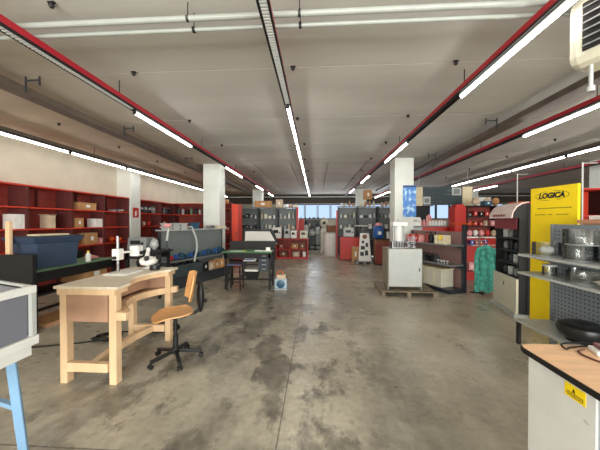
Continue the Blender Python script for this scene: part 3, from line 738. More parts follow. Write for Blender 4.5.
obj('handle', MB().tube([(-.1,0,.35),(-.08,0,.42),(.02,0,.43),(.06,0,.35)], .012, 6), ORNG, t)
# drawing table
t = thing('drafting_table', 'drafting table with a tilted white top and dark frame behind the green workbench', 'drafting table', (-1.75, 8.3, 0))
obj('board_frame', MB()._add([(-.40,-.42,1.02),(.64,-.42,1.02),(.38,.42,1.38),(-.60,.42,1.38),(-.40,-.42,.99),(.64,-.42,.99),(.38,.42,1.35),(-.60,.42,1.35)], [(0,1,2,3),(7,6,5,4),(0,4,5,1),(1,5,6,2),(2,6,7,3),(3,7,4,0)]), DGREY, t)
obj('white_sheet', MB()._add([(-.36,-.40,1.031),(.58,-.40,1.031),(.26,.34,1.348),(-.54,.34,1.348)], [(0,1,2,3)]), PAPER, t)
for x in (-.5, .4): obj('leg', MB().box(x, x+.06, -.05, .05, 0, 1.14), DGREY, t)
obj('foot', MB().box(-.52, -.42, -.35, -.051, 0, .05).box(.38, .48, -.35, -.051, 0, .05).box(-.44, .4, -.02, .02, .3, .34), DGREY, t)

# red tall cabinet and dark red shelving beside the left column
wall_unit((-4.12, 11.2, 0), 0, .66, 'dark red open shelving seen just right of the left column', lv=(.3,.75,1.2,1.65,2.2), dividers=0, grp='red units behind the left column')
for i in range(4): carton((-4.02+.14*i, 10.96, 1.231 if i % 2 else .781), (.12,.2,.2), (BROWN,CARD,DRED,RED)[i], '%s box in the shelving right of the left column' % ('brown','tan','maroon','red')[i], 0, 'boxes in the shelving by the left column')
t = thing('tall_cabinet', 'tall orange-red cabinet with a plain side panel right of the left column', 'cabinet', (ax(231.5,9.6), 9.6, 0))
obj('carcass', MB().box(0, .24, .02, .55, 0, 2.3), REDB, t); obj('door', MB().box(.005, .235, 0, .019, .1, 2.29), REDB, t); obj('door_handle', MB().box(.18, .2, -.02, -.001, 1.1, 1.3), DGREY, t)
# ---------------------------------------------------------------- far left shelving with goods and red counter
def far_unit(label, loc, W, H=2.32, n=5, m=DGREY, grp='grey shelving at the far end'):
    t = thing('shelving_unit', label, 'shelving', loc, 0, grp)
    obj('back_panel', MB().box(.02, W-.02, -.012, 0, .05, H-.021), GPANEL, t)
    for x in (0, W-.03): obj('upright', MB().box(x, x+.03, -.4, -.013, 0, H-.001), m, t)
    for i in range(n):
        z = .35+(H-.37)*i/(n-1)
        obj('shelf', MB().box(.031, W-.031, -.4, -.013, z-.02, z) if i < n-1 else MB().box(0, W, -.4, 0, H, H+.02), GREY, t)
    return [.35+(H-.37)*i/(n-1) for i in range(n)]
xl0 = ax(240, 12.7); uw = (ax(296.5, 12.7)-xl0)/3
rr = random.Random(11)
cn = {WHITE:'white', CARDL:'pale', BEIGE:'beige', LGREY:'light grey', DGREY:'dark grey', BLACK:'black', GREY:'grey', CARD:'brown', ORNG:'orange', RED:'red', TEALB:'petrol blue', BLUEP:'blue', YEL:'yellow', PINK:'pink', CREAM:'cream', CHROME:'steel', GREEN:'green', PUR:'violet', BROWN:'chestnut'}
def fill(x0, x1, Y, z, unit, shelf, pal, hh=(.12,.26), step=.19, kinds=('bottle','can','carton')):
    n = int((x1-x0)/step)
    for i in range(n):
        x = x0+(i+.5)*(x1-x0)/n; m = rr.choice(pal); h = rr.uniform(*hh); k = rr.choice(kinds)
        lb = '%s {}, %s from left on the %s of %s' % (cn[m], ORD[i], shelf, unit)
        g = 'goods on the %s' % unit.replace('the ','')
        if k == 'bottle': bottle((x,Y,z+.001), .05, h, m, rr.choice((WHITE,BLACK)), lb.format('bottle'), g)
        elif k == 'can': can((x,Y,z+.001), .06, h*.8, m, LGREY, lb.format('canister'), g, 'canister', 'canister')
        else: carton((x,Y,z+.001), (step*.75,.2,h*.8), m, lb.format('box'), 0, g)
for u in range(3):
    zs = far_unit('grey far shelving left of the windows, %s' % ['end behind the drafting table','middle unit','unit beside the windows'][u], (xl0+u*uw, 12.95, 0), uw)
    un = 'far left shelving, %s' % ['end unit','middle unit','window unit'][u]
    for j, zz in ((2,'waist shelf'),(3,'chest shelf')):
        fill(xl0+u*uw+.06, xl0+(u+1)*uw-.06, 12.75, zs[j]+.0, un, zz, [WHITE,LGREY,BEIGE,CARDL,GREY] if u else [WHITE,CHROME,GREY,DGREY], (.16,.3))
solo('red_post', MB().box(0, .09, -.4, 0, 0, 2.34), RED, 'slim red end panel closing the far left grey shelving at the windows', 'end panel', (xl0+3*uw+.005, 12.95, 0))
carton((ax(263.5,12.7), 12.72, 2.341), (.78,.34,.3), CARD, 'large brown carton on top of the far left grey shelving')
carton((ax(274,12.7)+.26, 12.72, 2.341), (.3,.34,.36), CARDL, 'pale carton beside the large brown one on the far left shelving')
for i in range(3): carton((ax(283,12.7)+.24*i+.12, 12.72, 2.341), (.18,.24,.12), (WHITE,CARD,CREAM)[i], '%s small box on top of the far left shelving near the windows' % ('white','brown','cream')[i], 0, 'small boxes on the far left shelving')
def counter(label, x0, x1, Y, H, D, m, open_=True, grp=None):
    t = thing('counter', label, 'counter', (x0, Y, 0), 0, grp); W = x1-x0
    obj('countertop', MB().box(-.02, W+.02, -.02, D, H-.03, H), m, t)
    obj('side_panel', MB().box(0, .04, 0, D-.02, 0, H-.031), m, t); obj('side_panel', MB().box(W-.04, W, 0, D-.02, 0, H-.031), m, t)
    obj('back_panel', MB().box(.041, W-.041, D-.05, D-.03, .06, H-.031), DRED if open_ else m, t)
    if open_:
        obj('shelf', MB().box(.041, W-.041, .03, D-.051, .42, .45), m, t); obj('bottom_panel', MB().box(.041, W-.041, .02, D-.051, .06, .09), m, t)
        obj('middle_post', MB().box(W*.42, W*.42+.04, .0, .028, 0, H-.031), m, t); obj('kick_panel', MB().box(.041, W-.041, .03, .05, 0, .059), m, t)
    else: obj('front_panel', MB().box(.041, W-.041, 0, .02, .05, H-.031), m, t)
    return t
xa, xb = ax(276,12.0), ax(308,12.0)
counter('open red counter with boxes inside, left of the far aisle', xa, xb, 12.0, .9, .5, RED)
for i, (f, w, m, z) in enumerate(((.58,.3,CARD,.451),(.82,.26,BROWN,.451),(.62,.3,CARDL,.091),(.88,.14,PAPER,.091),(.15,.24,DRED,.451),(.22,.3,BROWN,.091))):
    carton((xa+(xb-xa)*f, 12.25, z), (w,.25,.22), m, '%s box inside the open red counter' % ('brown','dark brown','pale','white','maroon','chestnut')[i], 0, 'boxes inside the red counter')
for i, (px, w, h, m, nm) in enumerate(((274,.42,.5,WHITE,'wide white'),(284.5,.28,.44,LGREY,'grey and white'),(291,.26,.36,WHITE,'middle white'),(301,.34,.36,BEIGE,'right-hand beige'))):
    machine((ax(px,12.1)+.12, 12.22, .901), (w,.34,h), m, '%s machine on top of the open red counter' % nm, 0, 'machines on the red counter', BLACK)
machine((ax(264,11.2), 11.4, .921), (.44,.3,.36), PUR, 'blue-violet box machine left of the red counter', 0, None, BLACK)
t = bench('side_table', 'plain dark table carrying the violet machine and the white one left of the red counter', (ax(258,11.2)-.2, 11.65, 0), 0, .9, .5, .912, 0, BLK2)
# clutter under the windows
for i, (px, w, h, m) in enumerate(((300,.5,1.5,GREY),(306,.5,1.75,GPANEL),(312,.45,1.45,DGREY),(318,.4,1.6,GREY),(284,.4,1.9,DGREY))):
    t = thing('floor_machine', 'grey workshop machine below the far windows, %s' % ('left of a taller one','the tall one','dark with a wide base','right beside the cream machine','mostly behind the red post')[i], 'machine', (ax(px,16), 16+.3*(i%2), 0), 0, 'machines below the far windows')
    obj('pedestal', MB().box(-w/2, w/2, -.25, .25, .3, h*.55), m, t, bevel=.02)
    for s in (-1, 1): obj('leg', MB().box(s*w*.4-.03, s*w*.4+.03, -.22, .22, 0, .3), BLACK, t)
    obj('head', MB().box(-w*.35, w*.25, -.2, .2, h*.56, h*.85), LGREY if i % 2 else GREY, t, bevel=.03)
    obj('motor', MB().rod((0,0,h*.85), (0,0,h), .1), DGREY, t, True); obj('hand_wheel', MB().lathe([(.12,0),(.12,.03),(.04,.05)], (w*.1,-.21,h*.68), 14, Matrix.Rotation(R(90),4,'X')), LGREY, t)
zs = far_unit('grey shelving full of parts standing under the far windows', (ax(293,17.4), 17.6, 0), ax(322,17.4)-ax(293,17.4), 1.8, 4, grp='shelving under the far windows')
for j in (1, 2, 3): fill(ax(293,17.4)+.1, ax(322,17.4)-.1, 17.38, zs[j]+(.041 if j == 3 else 0), 'window shelving', ('lower shelf','middle shelf','top')[j-1], [GREY,DGREY,BEIGE,LGREY], (.25,.36) if j < 3 else (.1,.18), .24)
t = thing('red_cabinet', 'narrow dark red cabinet under the leftmost far window', 'cabinet', (ax(300,14.2), 14.2, 0))
obj('carcass', MB().box(-.3, .22, .02, .4, 0, 1.8), DRED, t); obj('door', MB().box(-.29, .21, 0, .019, .05, 1.79), RED, t)
t = thing('cream_machine', 'cream upright machine with a rounded head left of the white drum', 'machine', (ax(324,14.6), 14.6, 0))
obj('body', MB().box(-.18, .2, -.2, .2, 0, 1.3), BEIGE, t, bevel=.04); obj('head', MB().ball((0,0,1.6), .22, .2, .3), BEIGE, t, True); obj('dial', MB().lathe([(.08,0),(.08,.02)], (0,-.2,1.6), 12, Matrix.Rotation(R(90),4,'X')), BLACK, t)
t = thing('drum', 'tall white drum at the end of the far aisle', 'drum', (ax(330,13.5)+.05, 13.6, 0))
obj('body', MB().lathe([(.36,0),(.38,.03),(.38,1.1),(.36,1.12)], n=24), WHITE, t, True); obj('rim', MB().lathe([(.395,1.08),(.395,1.13),(.34,1.135)], n=24), LGREY, t, True)
carton((ax(331,13.5), 13.55, 1.1355), (.4,.3,.34), BROWN, 'brown box with papers on the white drum', R(8), open_=True)
# ---------------------------------------------------------------- far right shelving
xr0 = ax(337.5, 12.7); uw2 = .93
for u in range(3):
    zs = far_unit('grey shelving at the far right of the aisle, %s' % ['unit next to the windows','middle unit behind the blue machine','unit behind the poster column'][u], (xr0+u*uw2, 12.95, 0), uw2, H=2.36)
    un = 'far right shelving, %s' % ['window unit','middle unit','column unit'][u]
    for j, zz in ((2,'waist shelf'),(3,'chest shelf')): fill(xr0+u*uw2+.06, xr0+(u+1)*uw2-.06, 12.75, zs[j], un, zz, [LGREY,BEIGE,DGREY,WHITE,GREY], (.15,.28), kinds=('bottle','can','carton') if u == 0 else ('can','carton'))
    fill(xr0+u*uw2+.1, xr0+(u+1)*uw2-.1, 12.73, 2.38, un, 'top', [WHITE,BEIGE,CARD,CREAM] if u != 1 else [CARD,BEIGE], (.16,.32), .17, ('bottle','can'))
carton((ax(367,12.6), 12.35, 2.39) if False else (ax(368,12.6)+.0, 12.73, 2.70), (.0001+.36,.24,.42), CARD, 'tall brown carton standing highest on the far right shelving', R(6))
solo('red_post', MB().box(0, .06, -.4, 0, 0, 2.2), RED, 'slim red end panel at the window side of the far right shelving', 'end panel', (xr0-.07, 12.95, 0))
xa, xb = ax(340.5,11.6), ax(365,11.6)
counter('closed plain red counter at the far right of the aisle', xa, xb, 11.6, 1.0, .5, RED, False)
machine((ax(349,11.7), 11.85, 1.001), (.46,.3,.38), LGREY, 'light grey machine with a dark panel on the closed red counter', 0, None, DGREY, top=WHITE)
t = thing('round_lamp', 'flat white disc lamp on a stand above the closed red counter', 'lamp', (ax(362,11.7)+.07, 11.9, 1.001))
obj('lamp_base', MB().lathe([(.09,0),(.09,.02),(.02,.03)], n=14), DGREY, t); obj('lamp_pole', MB().rod((0,0,.03), (0,0,.44), .012), LGREY, t); obj('lamp_shade', MB().lathe([(.05,.44),(.38,.46),(.39,.48),(.3,.51),(.05,.52)], n=24), WHITE, t, True)
carton((ax(356,11.2), 11.4, .001), (.3,.26,.62), CARD, 'brown carton on the floor before the closed red counter', 0)
# leaning white panel with drawings on a small pallet
t = thing('info_panel', 'narrow white display panel with pictures on a low pallet beside the red counter', 'display panel', (1.93, 10.9, .1), R(0))
MAT_BLOT = mat('printed_blots', (60,66,70), .6, var=.3)
def tilt(z): return -.0
obj('panel', MB()._add([(-.24,-.06,0),(.26,-.06,0),(.2,.1,1.1),(-.16,.1,1.1),(-.24,-.02,0),(.26,-.02,0),(.2,.14,1.1),(-.16,.14,1.1)], [(0,1,2,3),(7,6,5,4),(0,4,5,1),(1,5,6,2),(2,6,7,3),(3,7,4,0)]), WHITE, t)
pb = MB()
for (x, z, w, h) in ((-.1,.2,.14,.16),(.08,.22,.12,.2),(-.06,.45,.16,.14),(.1,.55,.1,.16),(-.05,.7,.1,.1)):
    y = -.06+.16*z/1.1; y2 = -.06+.16*(z+h)/1.1
    pb._add([(x-w/2,y-.004,z),(x+w/2,y-.004,z),(x+w/2,y2-.004,z+h),(x-w/2,y2-.004,z+h)], [(0,1,2,3)])
obj('printed_pictures', pb, MAT_BLOT, t)
obj('round_emblem', MB().lathe([(.09,0),(.09,.01)], (.02,.07,.96), 16, Matrix.Rotation(R(82),4,'X')), BROWN, t)
def pallet(label, loc, rz, W, D, m, H=.1):
    t = thing('pallet', label, 'pallet', loc, rz)
    n = 6
    for i in range(n): obj('deck_slat', MB().box(-W/2, W/2, -D/2+i*D/n+.008, -D/2+(i+1)*D/n-.008, H-.02, H-.0005), m, t)
    for x in (-W/2+.05, 0, W/2-.05): obj('bearer', MB().box(x-.04, x+.04, -D/2, D/2, 0.0, H-.0205), m, t)
    return t
pallet('small low grey pallet under the white display panel', (1.90, 10.93, 0), 0, .66, .5, GREY, .1)
t = thing('small_cabinet', 'low brown cabinet under the round blue machine', 'cabinet', (ax(381.5,10.4), 10.4, 0))
obj('carcass', MB().box(-.2, .32, .02, .45, .05, .98), BROWN, t); obj('door', MB().box(-.19, .31, 0, .019, .07, .8), DRED, t); obj('plinth', MB().box(-.17, .29, .04, .43, 0, .049), BLACK, t); obj('top_panel', MB().box(-.22, .35, -.02, .46, .981, 1.01), BLACK, t)
t = thing('tumbler_machine', 'round glossy blue tumbling machine on the brown cabinet', 'machine', (ax(378.5,10.6), 10.6, 1.0105))
obj('drum', MB().lathe([(.13,0),(.19,.06),(.21,.22),(.19,.42),(.13,.5)], n=20), BLUEP, t, True); obj('lid', MB().lathe([(.14,.5),(.12,.58),(.04,.62)], n=16), PINK, t, True); obj('front_label', MB().box(-.06, .06, -.222, -.208, .16, .28), WHITE, t)
can((ax(388,10.6), 10.6, 1.0105), .06, .28, WHITE, LGREY, 'white canister right of the round blue machine', None, 'canister', 'canister')

# ---------------------------------------------------------------- steel cabinet on the pallet
pallet('grey slatted pallet under the grey steel cabinet', (2.06, 6.5, 0), R(-2), 1.2, .95, mat('weathered_wood', (132,120,102), .8, var=.2), .12)
t = thing('steel_cabinet', 'light grey steel cabinet standing on a slatted pallet', 'cabinet', (1.62, 6.18, .1205), R(-1))
obj('carcass', MB().box(0, .76, .02, .56, .06, .93), mat('warm_grey_steel', (132,126,108), .45), t, bevel=.004)
obj('door', MB().box(.02, .74, 0, .0195, .08, .92), mat('cabinet_door_grey', (182,188,184), .4), t, bevel=.003)
obj('door_handle', MB().box(.68, .70, -.015, -.0005, .42, .5), DGREY, t)
for x in (.0, .73):
    for y in (.03, .53): obj('leg', MB().box(x, x+.03, y, y+.03, 0, .0595), GREY, t)
t = thing('dispensing_machine', 'white machine with a wide head and pale column on the grey steel cabinet', 'machine', (1.93, 6.45, 1.0515))
obj('base_frame', MB().box(-.18, .18, -.15, .15, .0, .02).box(-.18, -.16, -.15, .15, .02, .14).box(.16, .18, -.15, .15, .02, .14).box(-.16, .16, .13, .15, .1, .14), CHROME, t)
obj('front_grille', MB().box(-.15, -.13, -.14, -.12, .02, .16).box(-.09, -.07, -.14, -.12, .02, .16).box(-.03, -.01, -.14, -.12, .02, .16).box(.03, .05, -.14, -.12, .02, .16).box(.09, .11, -.14, -.12, .02, .16), DGREY, t)
obj('glass_column', MB().lathe([(.10,.15),(.10,.50)], n=18), mat('frosted_acrylic', (222,224,220), .3), t, True)
obj('column_side', MB().box(-.13, -.11, -.02, .02, .15, .5).box(.11, .13, -.02, .02, .15, .5), LGREY, t)
obj('machine_head', MB().box(-.16, .18, -.13, .12, .501, .60), WHITE, t, bevel=.02)
obj('top_knob', MB().rod((0,0,.60), (0,0,.66), .03), LGREY, t, True)
t = thing('wire_basket', 'stack of small steel mesh baskets beside the white machine on the cabinet', 'basket', (2.2, 6.45, 1.0515))
wb = MB()
for i in range(6): wb.box(-.08, .08, -.1, -.094, i*.05, i*.05+.008).box(-.08, -.074, -.1, .1, i*.05, i*.05+.008).box(.074, .08, -.1, .1, i*.05, i*.05+.008)
for i in range(5): wb.box(-.08+i*.038, -.074+i*.038, -.1, -.094, 0, .26)
obj('mesh', wb, CHROME, t); obj('base_plate', MB().box(-.08, .08, -.09, .1, .0085, .02), GREY, t)
# drawer tower and white boxes right of the column
t = thing('drawer_tower', 'grey drawer tower just right of the poster column', 'drawer cabinet', (2.98, 8.75, 0))
obj('carcass', MB().box(0, .38, .02, .4, 0, 1.5), GREY, t)
for i in range(6): d = obj('drawer', MB().box(.01, .37, 0, .0195, .05+i*.24, .27+i*.24), LGREY, t); obj('drawer_handle', MB().box(.13, .25, -.012, -.0005, .15+i*.24, .17+i*.24), DGREY, d)
machine((3.16, 8.95, 1.501), (.36,.3,.3), WHITE, 'boxy white printer on the drawer tower beside the column', 0, None, LGREY, 'printer', 'printer')

# poster on the column
t = thing('hanging_poster', 'blue poster with pale figures hung on the white column', 'poster', (at(403,222,8.12).x, 2.2*0+6.9*K-.011, 1.80))
pm = mat('blue_poster_print', (44,112,186), .4, var=.2, scale=9, bump=0, col2=(176,214,238), stretch=(1,1,.7))
pm.node_tree.nodes['Color Ramp'].color_ramp.elements[0].position = .38; pm.node_tree.nodes['Color Ramp'].color_ramp.elements[1].position = .5
obj('sheet', MB().box(0, .38, 0, .008, 0, .93), pm, t); obj('header_band', MB().box(0, .38, -.003, -.0005, .87, .925), mat('deep_blue', (22,56,110), .5), t)

# ---------------------------------------------------------------- right gondola
gv = Vector((3.45,6.45,0)); gf = Vector((2.80,8.05,0)); d = gv-gf; LR = d.length
gr = Frame(gf, math.atan2(d.y, d.x))
gondola('dark-framed gondola shelving behind the steel cabinet with tins and a white crate', gf, gr.rz, LR, 1.42, [(1.12,.38),(.66,.42)], pan=mat('red_grey_panel', (128,100,96), .5), rail=mat('blue_black_rail', (44,48,58), .4), base=.10, basedepth=.5, end=.07)
solo('end_post', MB().box(-.04, .04, -.03, .03, 0, .17), MATS['blue_black_rail'], 'short dark post extending the near upright of the right gondola', 'post', gr.p(LR-.035,0,1.4205), gr.rz)
solo('orange_tray', MB().frus((-.2,.2,-.1,.1), (-.24,.24,-.13,.13), 0, .035), ORNG, 'shallow orange tray on top of the right gondola post', 'tray', gr.p(LR-.05,0,1.5915), gr.rz+R(90))
for i in range(5):
    carton(gr.p(.14+i*.12,-.2,1.1205), (.1,.2,.18+.02*(i%2)), RED if i % 2 else PINK, '%s box on the upper shelf of the right gondola, %s from its far end' % (('pink','red')[i%2], ORD[i]), gr.rz, 'boxes on the right gondola upper shelf')
for i in range(3): bottle(gr.p(.80+.13*i,-.22,1.1205), .055, .28, (DRED,BLACK,DGREY)[i], BLACK, '%s bottle in the middle of the right gondola upper shelf' % ('maroon','black','dark grey')[i], 'dark bottles on the right gondola')
for i in range(6): carton(gr.p(1.2+.12*(i%3),-.26,1.1205+.107*(i//3)), (.1,.16,.105), CREAM if i != 4 else YEL, '%s packet near the right gondola upright, %s row, %s from left' % ('yellow' if i == 4 else 'cream', ('lower','upper')[i//3], ORD[i%3]), gr.rz, 'packets near the right gondola upright')
for i in range(9):
    m = (YEL,BROWN,BLACK,DGREY,BLACK,DGREY,BLACK,BLACK,DGREY)[i]
    q = gr.p(.15+i*.125,-.26,.6605)
    tt = thing('tool_head', '%s hand tool on the right gondola middle shelf, %s from far end' % (cn.get(m,'dark'), ORD[i]), 'tool', q, gr.rz+.2*math.sin(i*3), 'tools on the right gondola')
    obj('body', MB().box(-.045, .045, -.06, .06, 0, .12+.03*(i%2)), m, tt, bevel=.01); obj('grip', MB().tube([(0,-.05,.1),(.0,-.09,.16),(0,-.02,.21),(0,.05,.14)], .013, 6), m, tt, True)
for i in range(4): can(gr.p(1.28+i*.085,-.34,.6605), .035, .08, CHROME, WHITE, 'small steel cup on the right gondola middle shelf, %s before the upright' % ('fourth','third','second','first')[i], 'steel cups on the right gondola', 'cup', 'cup')
t = thing('storage_crate', 'cream white bulky crate on the bottom shelf of the right gondola', 'crate', gr.p(.95,-.27,.1005), gr.rz)
obj('body', MB().box(-.52, .52, -.17, .2, 0, .4), BEIGE, t, bevel=.01); obj('lid', MB().box(-.53, .53, -.18, .205, .4005, .44), CREAM, t, bevel=.004)
obj('front_rib', MB().box(-.3, -.28, -.178, -.171, .04, .38).box(.0, .02, -.178, -.171, .04, .38).box(.28, .3, -.178, -.171, .04, .38), CREAM, t)
tray(gr.p(.22,-.27,.1005), (.26,.3,.3), DGREY, 'dark crate of tools at the far end of the right gondola bottom shelf', gr.rz)

# unit behind the gondola with bottles
t = thing('shelf_cabinet', 'dark cabinet behind the right gondola topped by a row of white bottles', 'cabinet', (ax(418,9.2), 9.2, 0))
wq = ax(452,9.2)-ax(418,9.2)
obj('carcass', MB().box(0, wq, .02, .5, 0, 1.5), DRED, t); obj('worktop', MB().box(-.02, wq+.02, 0, .52, 1.501, 1.53), GREY, t); obj('door', MB().box(.02, wq/2-.005, 0, .0195, .1, 1.48), RED, t); obj('door', MB().box(wq/2+.005, wq-.02, 0, .0195, .1, 1.48), RED, t)
for i in range(9): bottle((ax(421+i*3,9.3), 9.3, 1.531), .045, .2, PINK if i < 3 else WHITE, WHITE if i < 3 else RED, '%s bottle in the row behind the right gondola, %s from the left' % ('pink' if i < 3 else 'white', ORD[i]), 'bottles behind the right gondola')
lump((ax(429,9.5), 9.52, 1.531), (.22,.2,.34), PINK, 'pink bag behind the row of white bottles')
t = thing('tall_cabinet', 'tall bright red cabinet rising behind the right gondola post', 'cabinet', (ax(455,8.7), 8.7, 0))
wq = ax(466.5,8.7)-ax(455,8.7)
obj('carcass', MB().box(0, wq, .02, .4, 0, 2.12), RED, t); obj('door', MB().box(.01, wq-.01, 0, .0195, .1, 2.11), RED, t); obj('door_handle', MB().box(.04, .06, -.02, -.0005, 1.1, 1.25), DGREY, t); obj('curved_top', MB().prism([(0.02,2.12),(wq-.02,2.12),(wq-.06,2.2),(.08,2.2)], 0.05, .38, Matrix(((1,0,0,0),(0,0,1,0),(0,1,0,0.001),(0,0,0,1)))), RED, t)
far = thing('shelving_unit', 'dark shelving left of the window view under the hanging banner', 'shelving', (ax(415.5,11), 11.3, 0))
wq = ax(433,11)-ax(415.5,11)
obj('back_panel', MB().box(0, wq, -.02, 0, 0, 2.3), DGREY, far); 
for z in (.5,1.1,1.7,2.28): obj('shelf', MB().box(0, wq, -.35, -.021, z, z+.03), DRED, far)
# hanging banner
Yb = 10.0
t = thing('hanging_banner', 'dark teal banner with two pale framed photos between cream end panels', 'banner', (ax(415.5,Yb), Yb, az(205.5,Yb)))
wb_, hb_ = ax(472,Yb)-ax(415.5,Yb), az(188,Yb)-az(205.5,Yb)
bm_ = mat('dark_teal_banner_print', (26,44,50), .5, var=.2, scale=3, bump=0, stretch=(1,1,4), col2=(70,92,96)); bm_.node_tree.nodes['Color Ramp'].color_ramp.elements[0].position = .32; bm_.node_tree.nodes['Color Ramp'].color_ramp.elements[1].position = .42
obj('printed_face', MB().box(.25, wb_-.34, 0, .03, 0, hb_), bm_, t)
obj('end_panel', MB().box(0, .245, -.01, .04, -.03, hb_), CREAM, t); obj('end_panel', MB().box(wb_-.335, wb_, -.01, .04, -.03, hb_), CREAM, t)
obj('small_photo', MB().box(.27, .52, -.006, -.0005, .03, .3), LGREY, t); obj('small_photo', MB().box(wb_-.7, wb_-.38, -.006, -.0005, hb_-.3, hb_-.03), LGREY, t)
obj('photo_image', MB().box(.31, .48, -.009, -.0065, .08, .24), GPANEL, t); obj('photo_image', MB().box(wb_-.65, wb_-.43, -.009, -.0065, hb_-.26, hb_-.07), GPANEL, t)
obj('hanging_rod', MB().rod((.12,.015,hb_), (.12,.015,CZ-az(205.5,Yb)), .008, n=6).rod((wb_-.15,.015,hb_), (wb_-.15,.015,CZ-az(205.5,Yb)), .008, n=6), LGREY, t)

# red shelving right
def rshelf(label, px0, px1, Y, H, n, m_s=BLACK, back=DRED, D=.45):
    x0, x1 = ax(px0,Y), ax(px1,Y); W = x1-x0
    t = thing('shelving_unit', label, 'shelving', (x0, Y+D, 0), 0, 'shelving on the right side')
    obj('back_panel', MB().box(0, W, -.02, 0, 0, H-.001), back, t)
    for x in (0, W-.03): obj('upright', MB().box(x, x+.03, -D, -.021, 0, H-.001), BLACK, t)
    zs = [.3+(H-.3)*i/(n-1) for i in range(n)]
    for i, z in enumerate(zs): obj('shelf', MB().box(.031 if i < n-1 else 0, W-.031 if i < n-1 else W, -D, -.021 if i < n-1 else 0, z-(.03 if i < n-1 else 0), z+(0 if i < n-1 else .03)), m_s, t)
    return x0, x1, zs
x0, x1, zs = rshelf('dark red shelving behind the teal coat with sacks on top', 467, 500, 8.9, 2.14, 7)
for j in (4, 5):
    fill(x0+.06, x1-.06, 9.1, zs[j], 'shelving behind the teal coat', ('lower shelf','upper shelf')[j-4], [PINK,RED,CARDL,DGREY,BROWN] if j == 4 else [BROWN,DGREY,RED,BLACK], (.12,.22), .16, ('can','carton'))
carton((ax(486,8.9), 8.91, 2.171), (.2,.26,.14), TEALB, 'petrol blue box on top of the red shelving behind the teal coat', 0)
for i, (px, m) in enumerate(((480,CARDL),(497,CARDL),(503.5,CARD))): lump((ax(px,8.9)+(.0,-.16,-.10)[i], 9.14, 2.171), (.24,.26,.24), m, '%s sack on top of the shelving right of the banner' % ('leftmost pale','middle pale','tan')[i], 'sacks on the right shelving', 'sack', 'sack', i+3)
t = thing('red_counter_cabinet', 'bright red cabinet with two white ledges behind the teal coat', 'cabinet', (ax(466.5,7.9), 7.9, 0))
wq = ax(499,7.9)-ax(466.5,7.9)
obj('carcass', MB().box(0, wq, .02, .5, .0, 1.2), RED, t); obj('upper_ledge', MB().box(-.01, wq+.01, -.06, .5, 1.2005, 1.23), WHITE, t); obj('lower_ledge', MB().box(0, wq*.72, -.3, .019, 1.0, 1.025), LGREY, t); obj('bottom_shelf', MB().box(0, wq*.7, -.32, .019, .3, .33), GREY, t)
for i in range(5): lump((ax(470+i*6,8.1), 8.12, 1.231), (.15,.15,.17), (PINK,WHITE,PINK,RED,CARDL)[i], '%s packet on the upper white ledge, %s from the left' % (('pink','white','pink-and-white','red','beige')[i], ORD[i]), 'packets on the white ledge', 'packet', 'packet', i)
for i in range(4): carton((ax(470+i*4.5,7.8), 7.74, 1.0255), (.1,.12,.12), (PUR,DRED,DRED,PUR)[i], 'small dark box on the lower ledge of the red cabinet, %s from the left' % ORD[i], 0, 'small boxes on the lower ledge', name='small_box')
for i in range(2): carton((ax(470+i*6,7.75), 7.74, .331), (.16,.2,.2-.05*i), (PINK,WHITE)[i], '%s box on the bottom shelf behind the right gondola post' % ('pinkish','white')[i], 0, 'boxes behind the gondola post')
# teal coat on a hanger stand
q = at(485, 222, 6.3)
t = thing('coat_stand', 'slim grey stand holding the teal coat', 'coat stand', (q.x, 6.52, 0))
obj('pole', MB().rod((0,0,.02), (0,0,1.32), .012), GREY, t, True); obj('foot', MB().box(-.18, .18, -.02, .02, 0, .025).box(-.02, .02, -.18, .18, 0, .0245), BLACK, t); obj('hook', MB().rod((0,0,1.29), (0,-.2,1.29), .007), GREY, t, True)
t = thing('coat', 'teal work coat on an orange hanger in front of the red cabinet', 'coat', (q.x+.02, 6.3, 0))
def coatf():
    b = MB(); n = 28; rings = []
    prof = [(1.12,.045,.035),(1.105,.10,.05),(1.06,.175,.07),(.95,.205,.08),(.8,.205,.09),(.55,.225,.10),(.3,.24,.11),(.1,.24,.11)]
    for z, rx, ry in prof:
        rings.append([b.b.verts.new((rx*math.cos(a)*(1+.05*math.sin(6*a+z*2)), ry*math.sin(a)*(1+.22*math.sin(7*a+z*3)), z+(.02*math.sin(5*a) if z < .2 else 0))) for a in [2*math.pi*k/n for k in range(n)]])
    for A, B in zip(rings, rings[1:]):
        for k in range(n): b.b.faces.new((A[k], A[(k+1)%n], B[(k+1)%n], B[k]))
    b.b.faces.new(rings[0]); b.b.faces.new(rings[-1]); return b
obj('coat_body', coatf(), TEAL, t, True)
for s in (-1, 1): obj('sleeve', MB().tube(spline([(s*.14,-.01,1.05),(s*.2,-.04,.92),(s*.225,-.07,.68),(s*.215,-.08,.45)]), .05, 10, .062), TEAL, t, True)
h = obj('hanger', MB().tube([(-.13,0,1.12),(0,0,1.19),(.13,0,1.12)], .012, 8), ORNG, t, True)
obj('hanger_hook', MB().tube([(0,0,1.19),(0,0,1.27),(.0,.02,1.31)], .005, 6), CHROME, t, True)

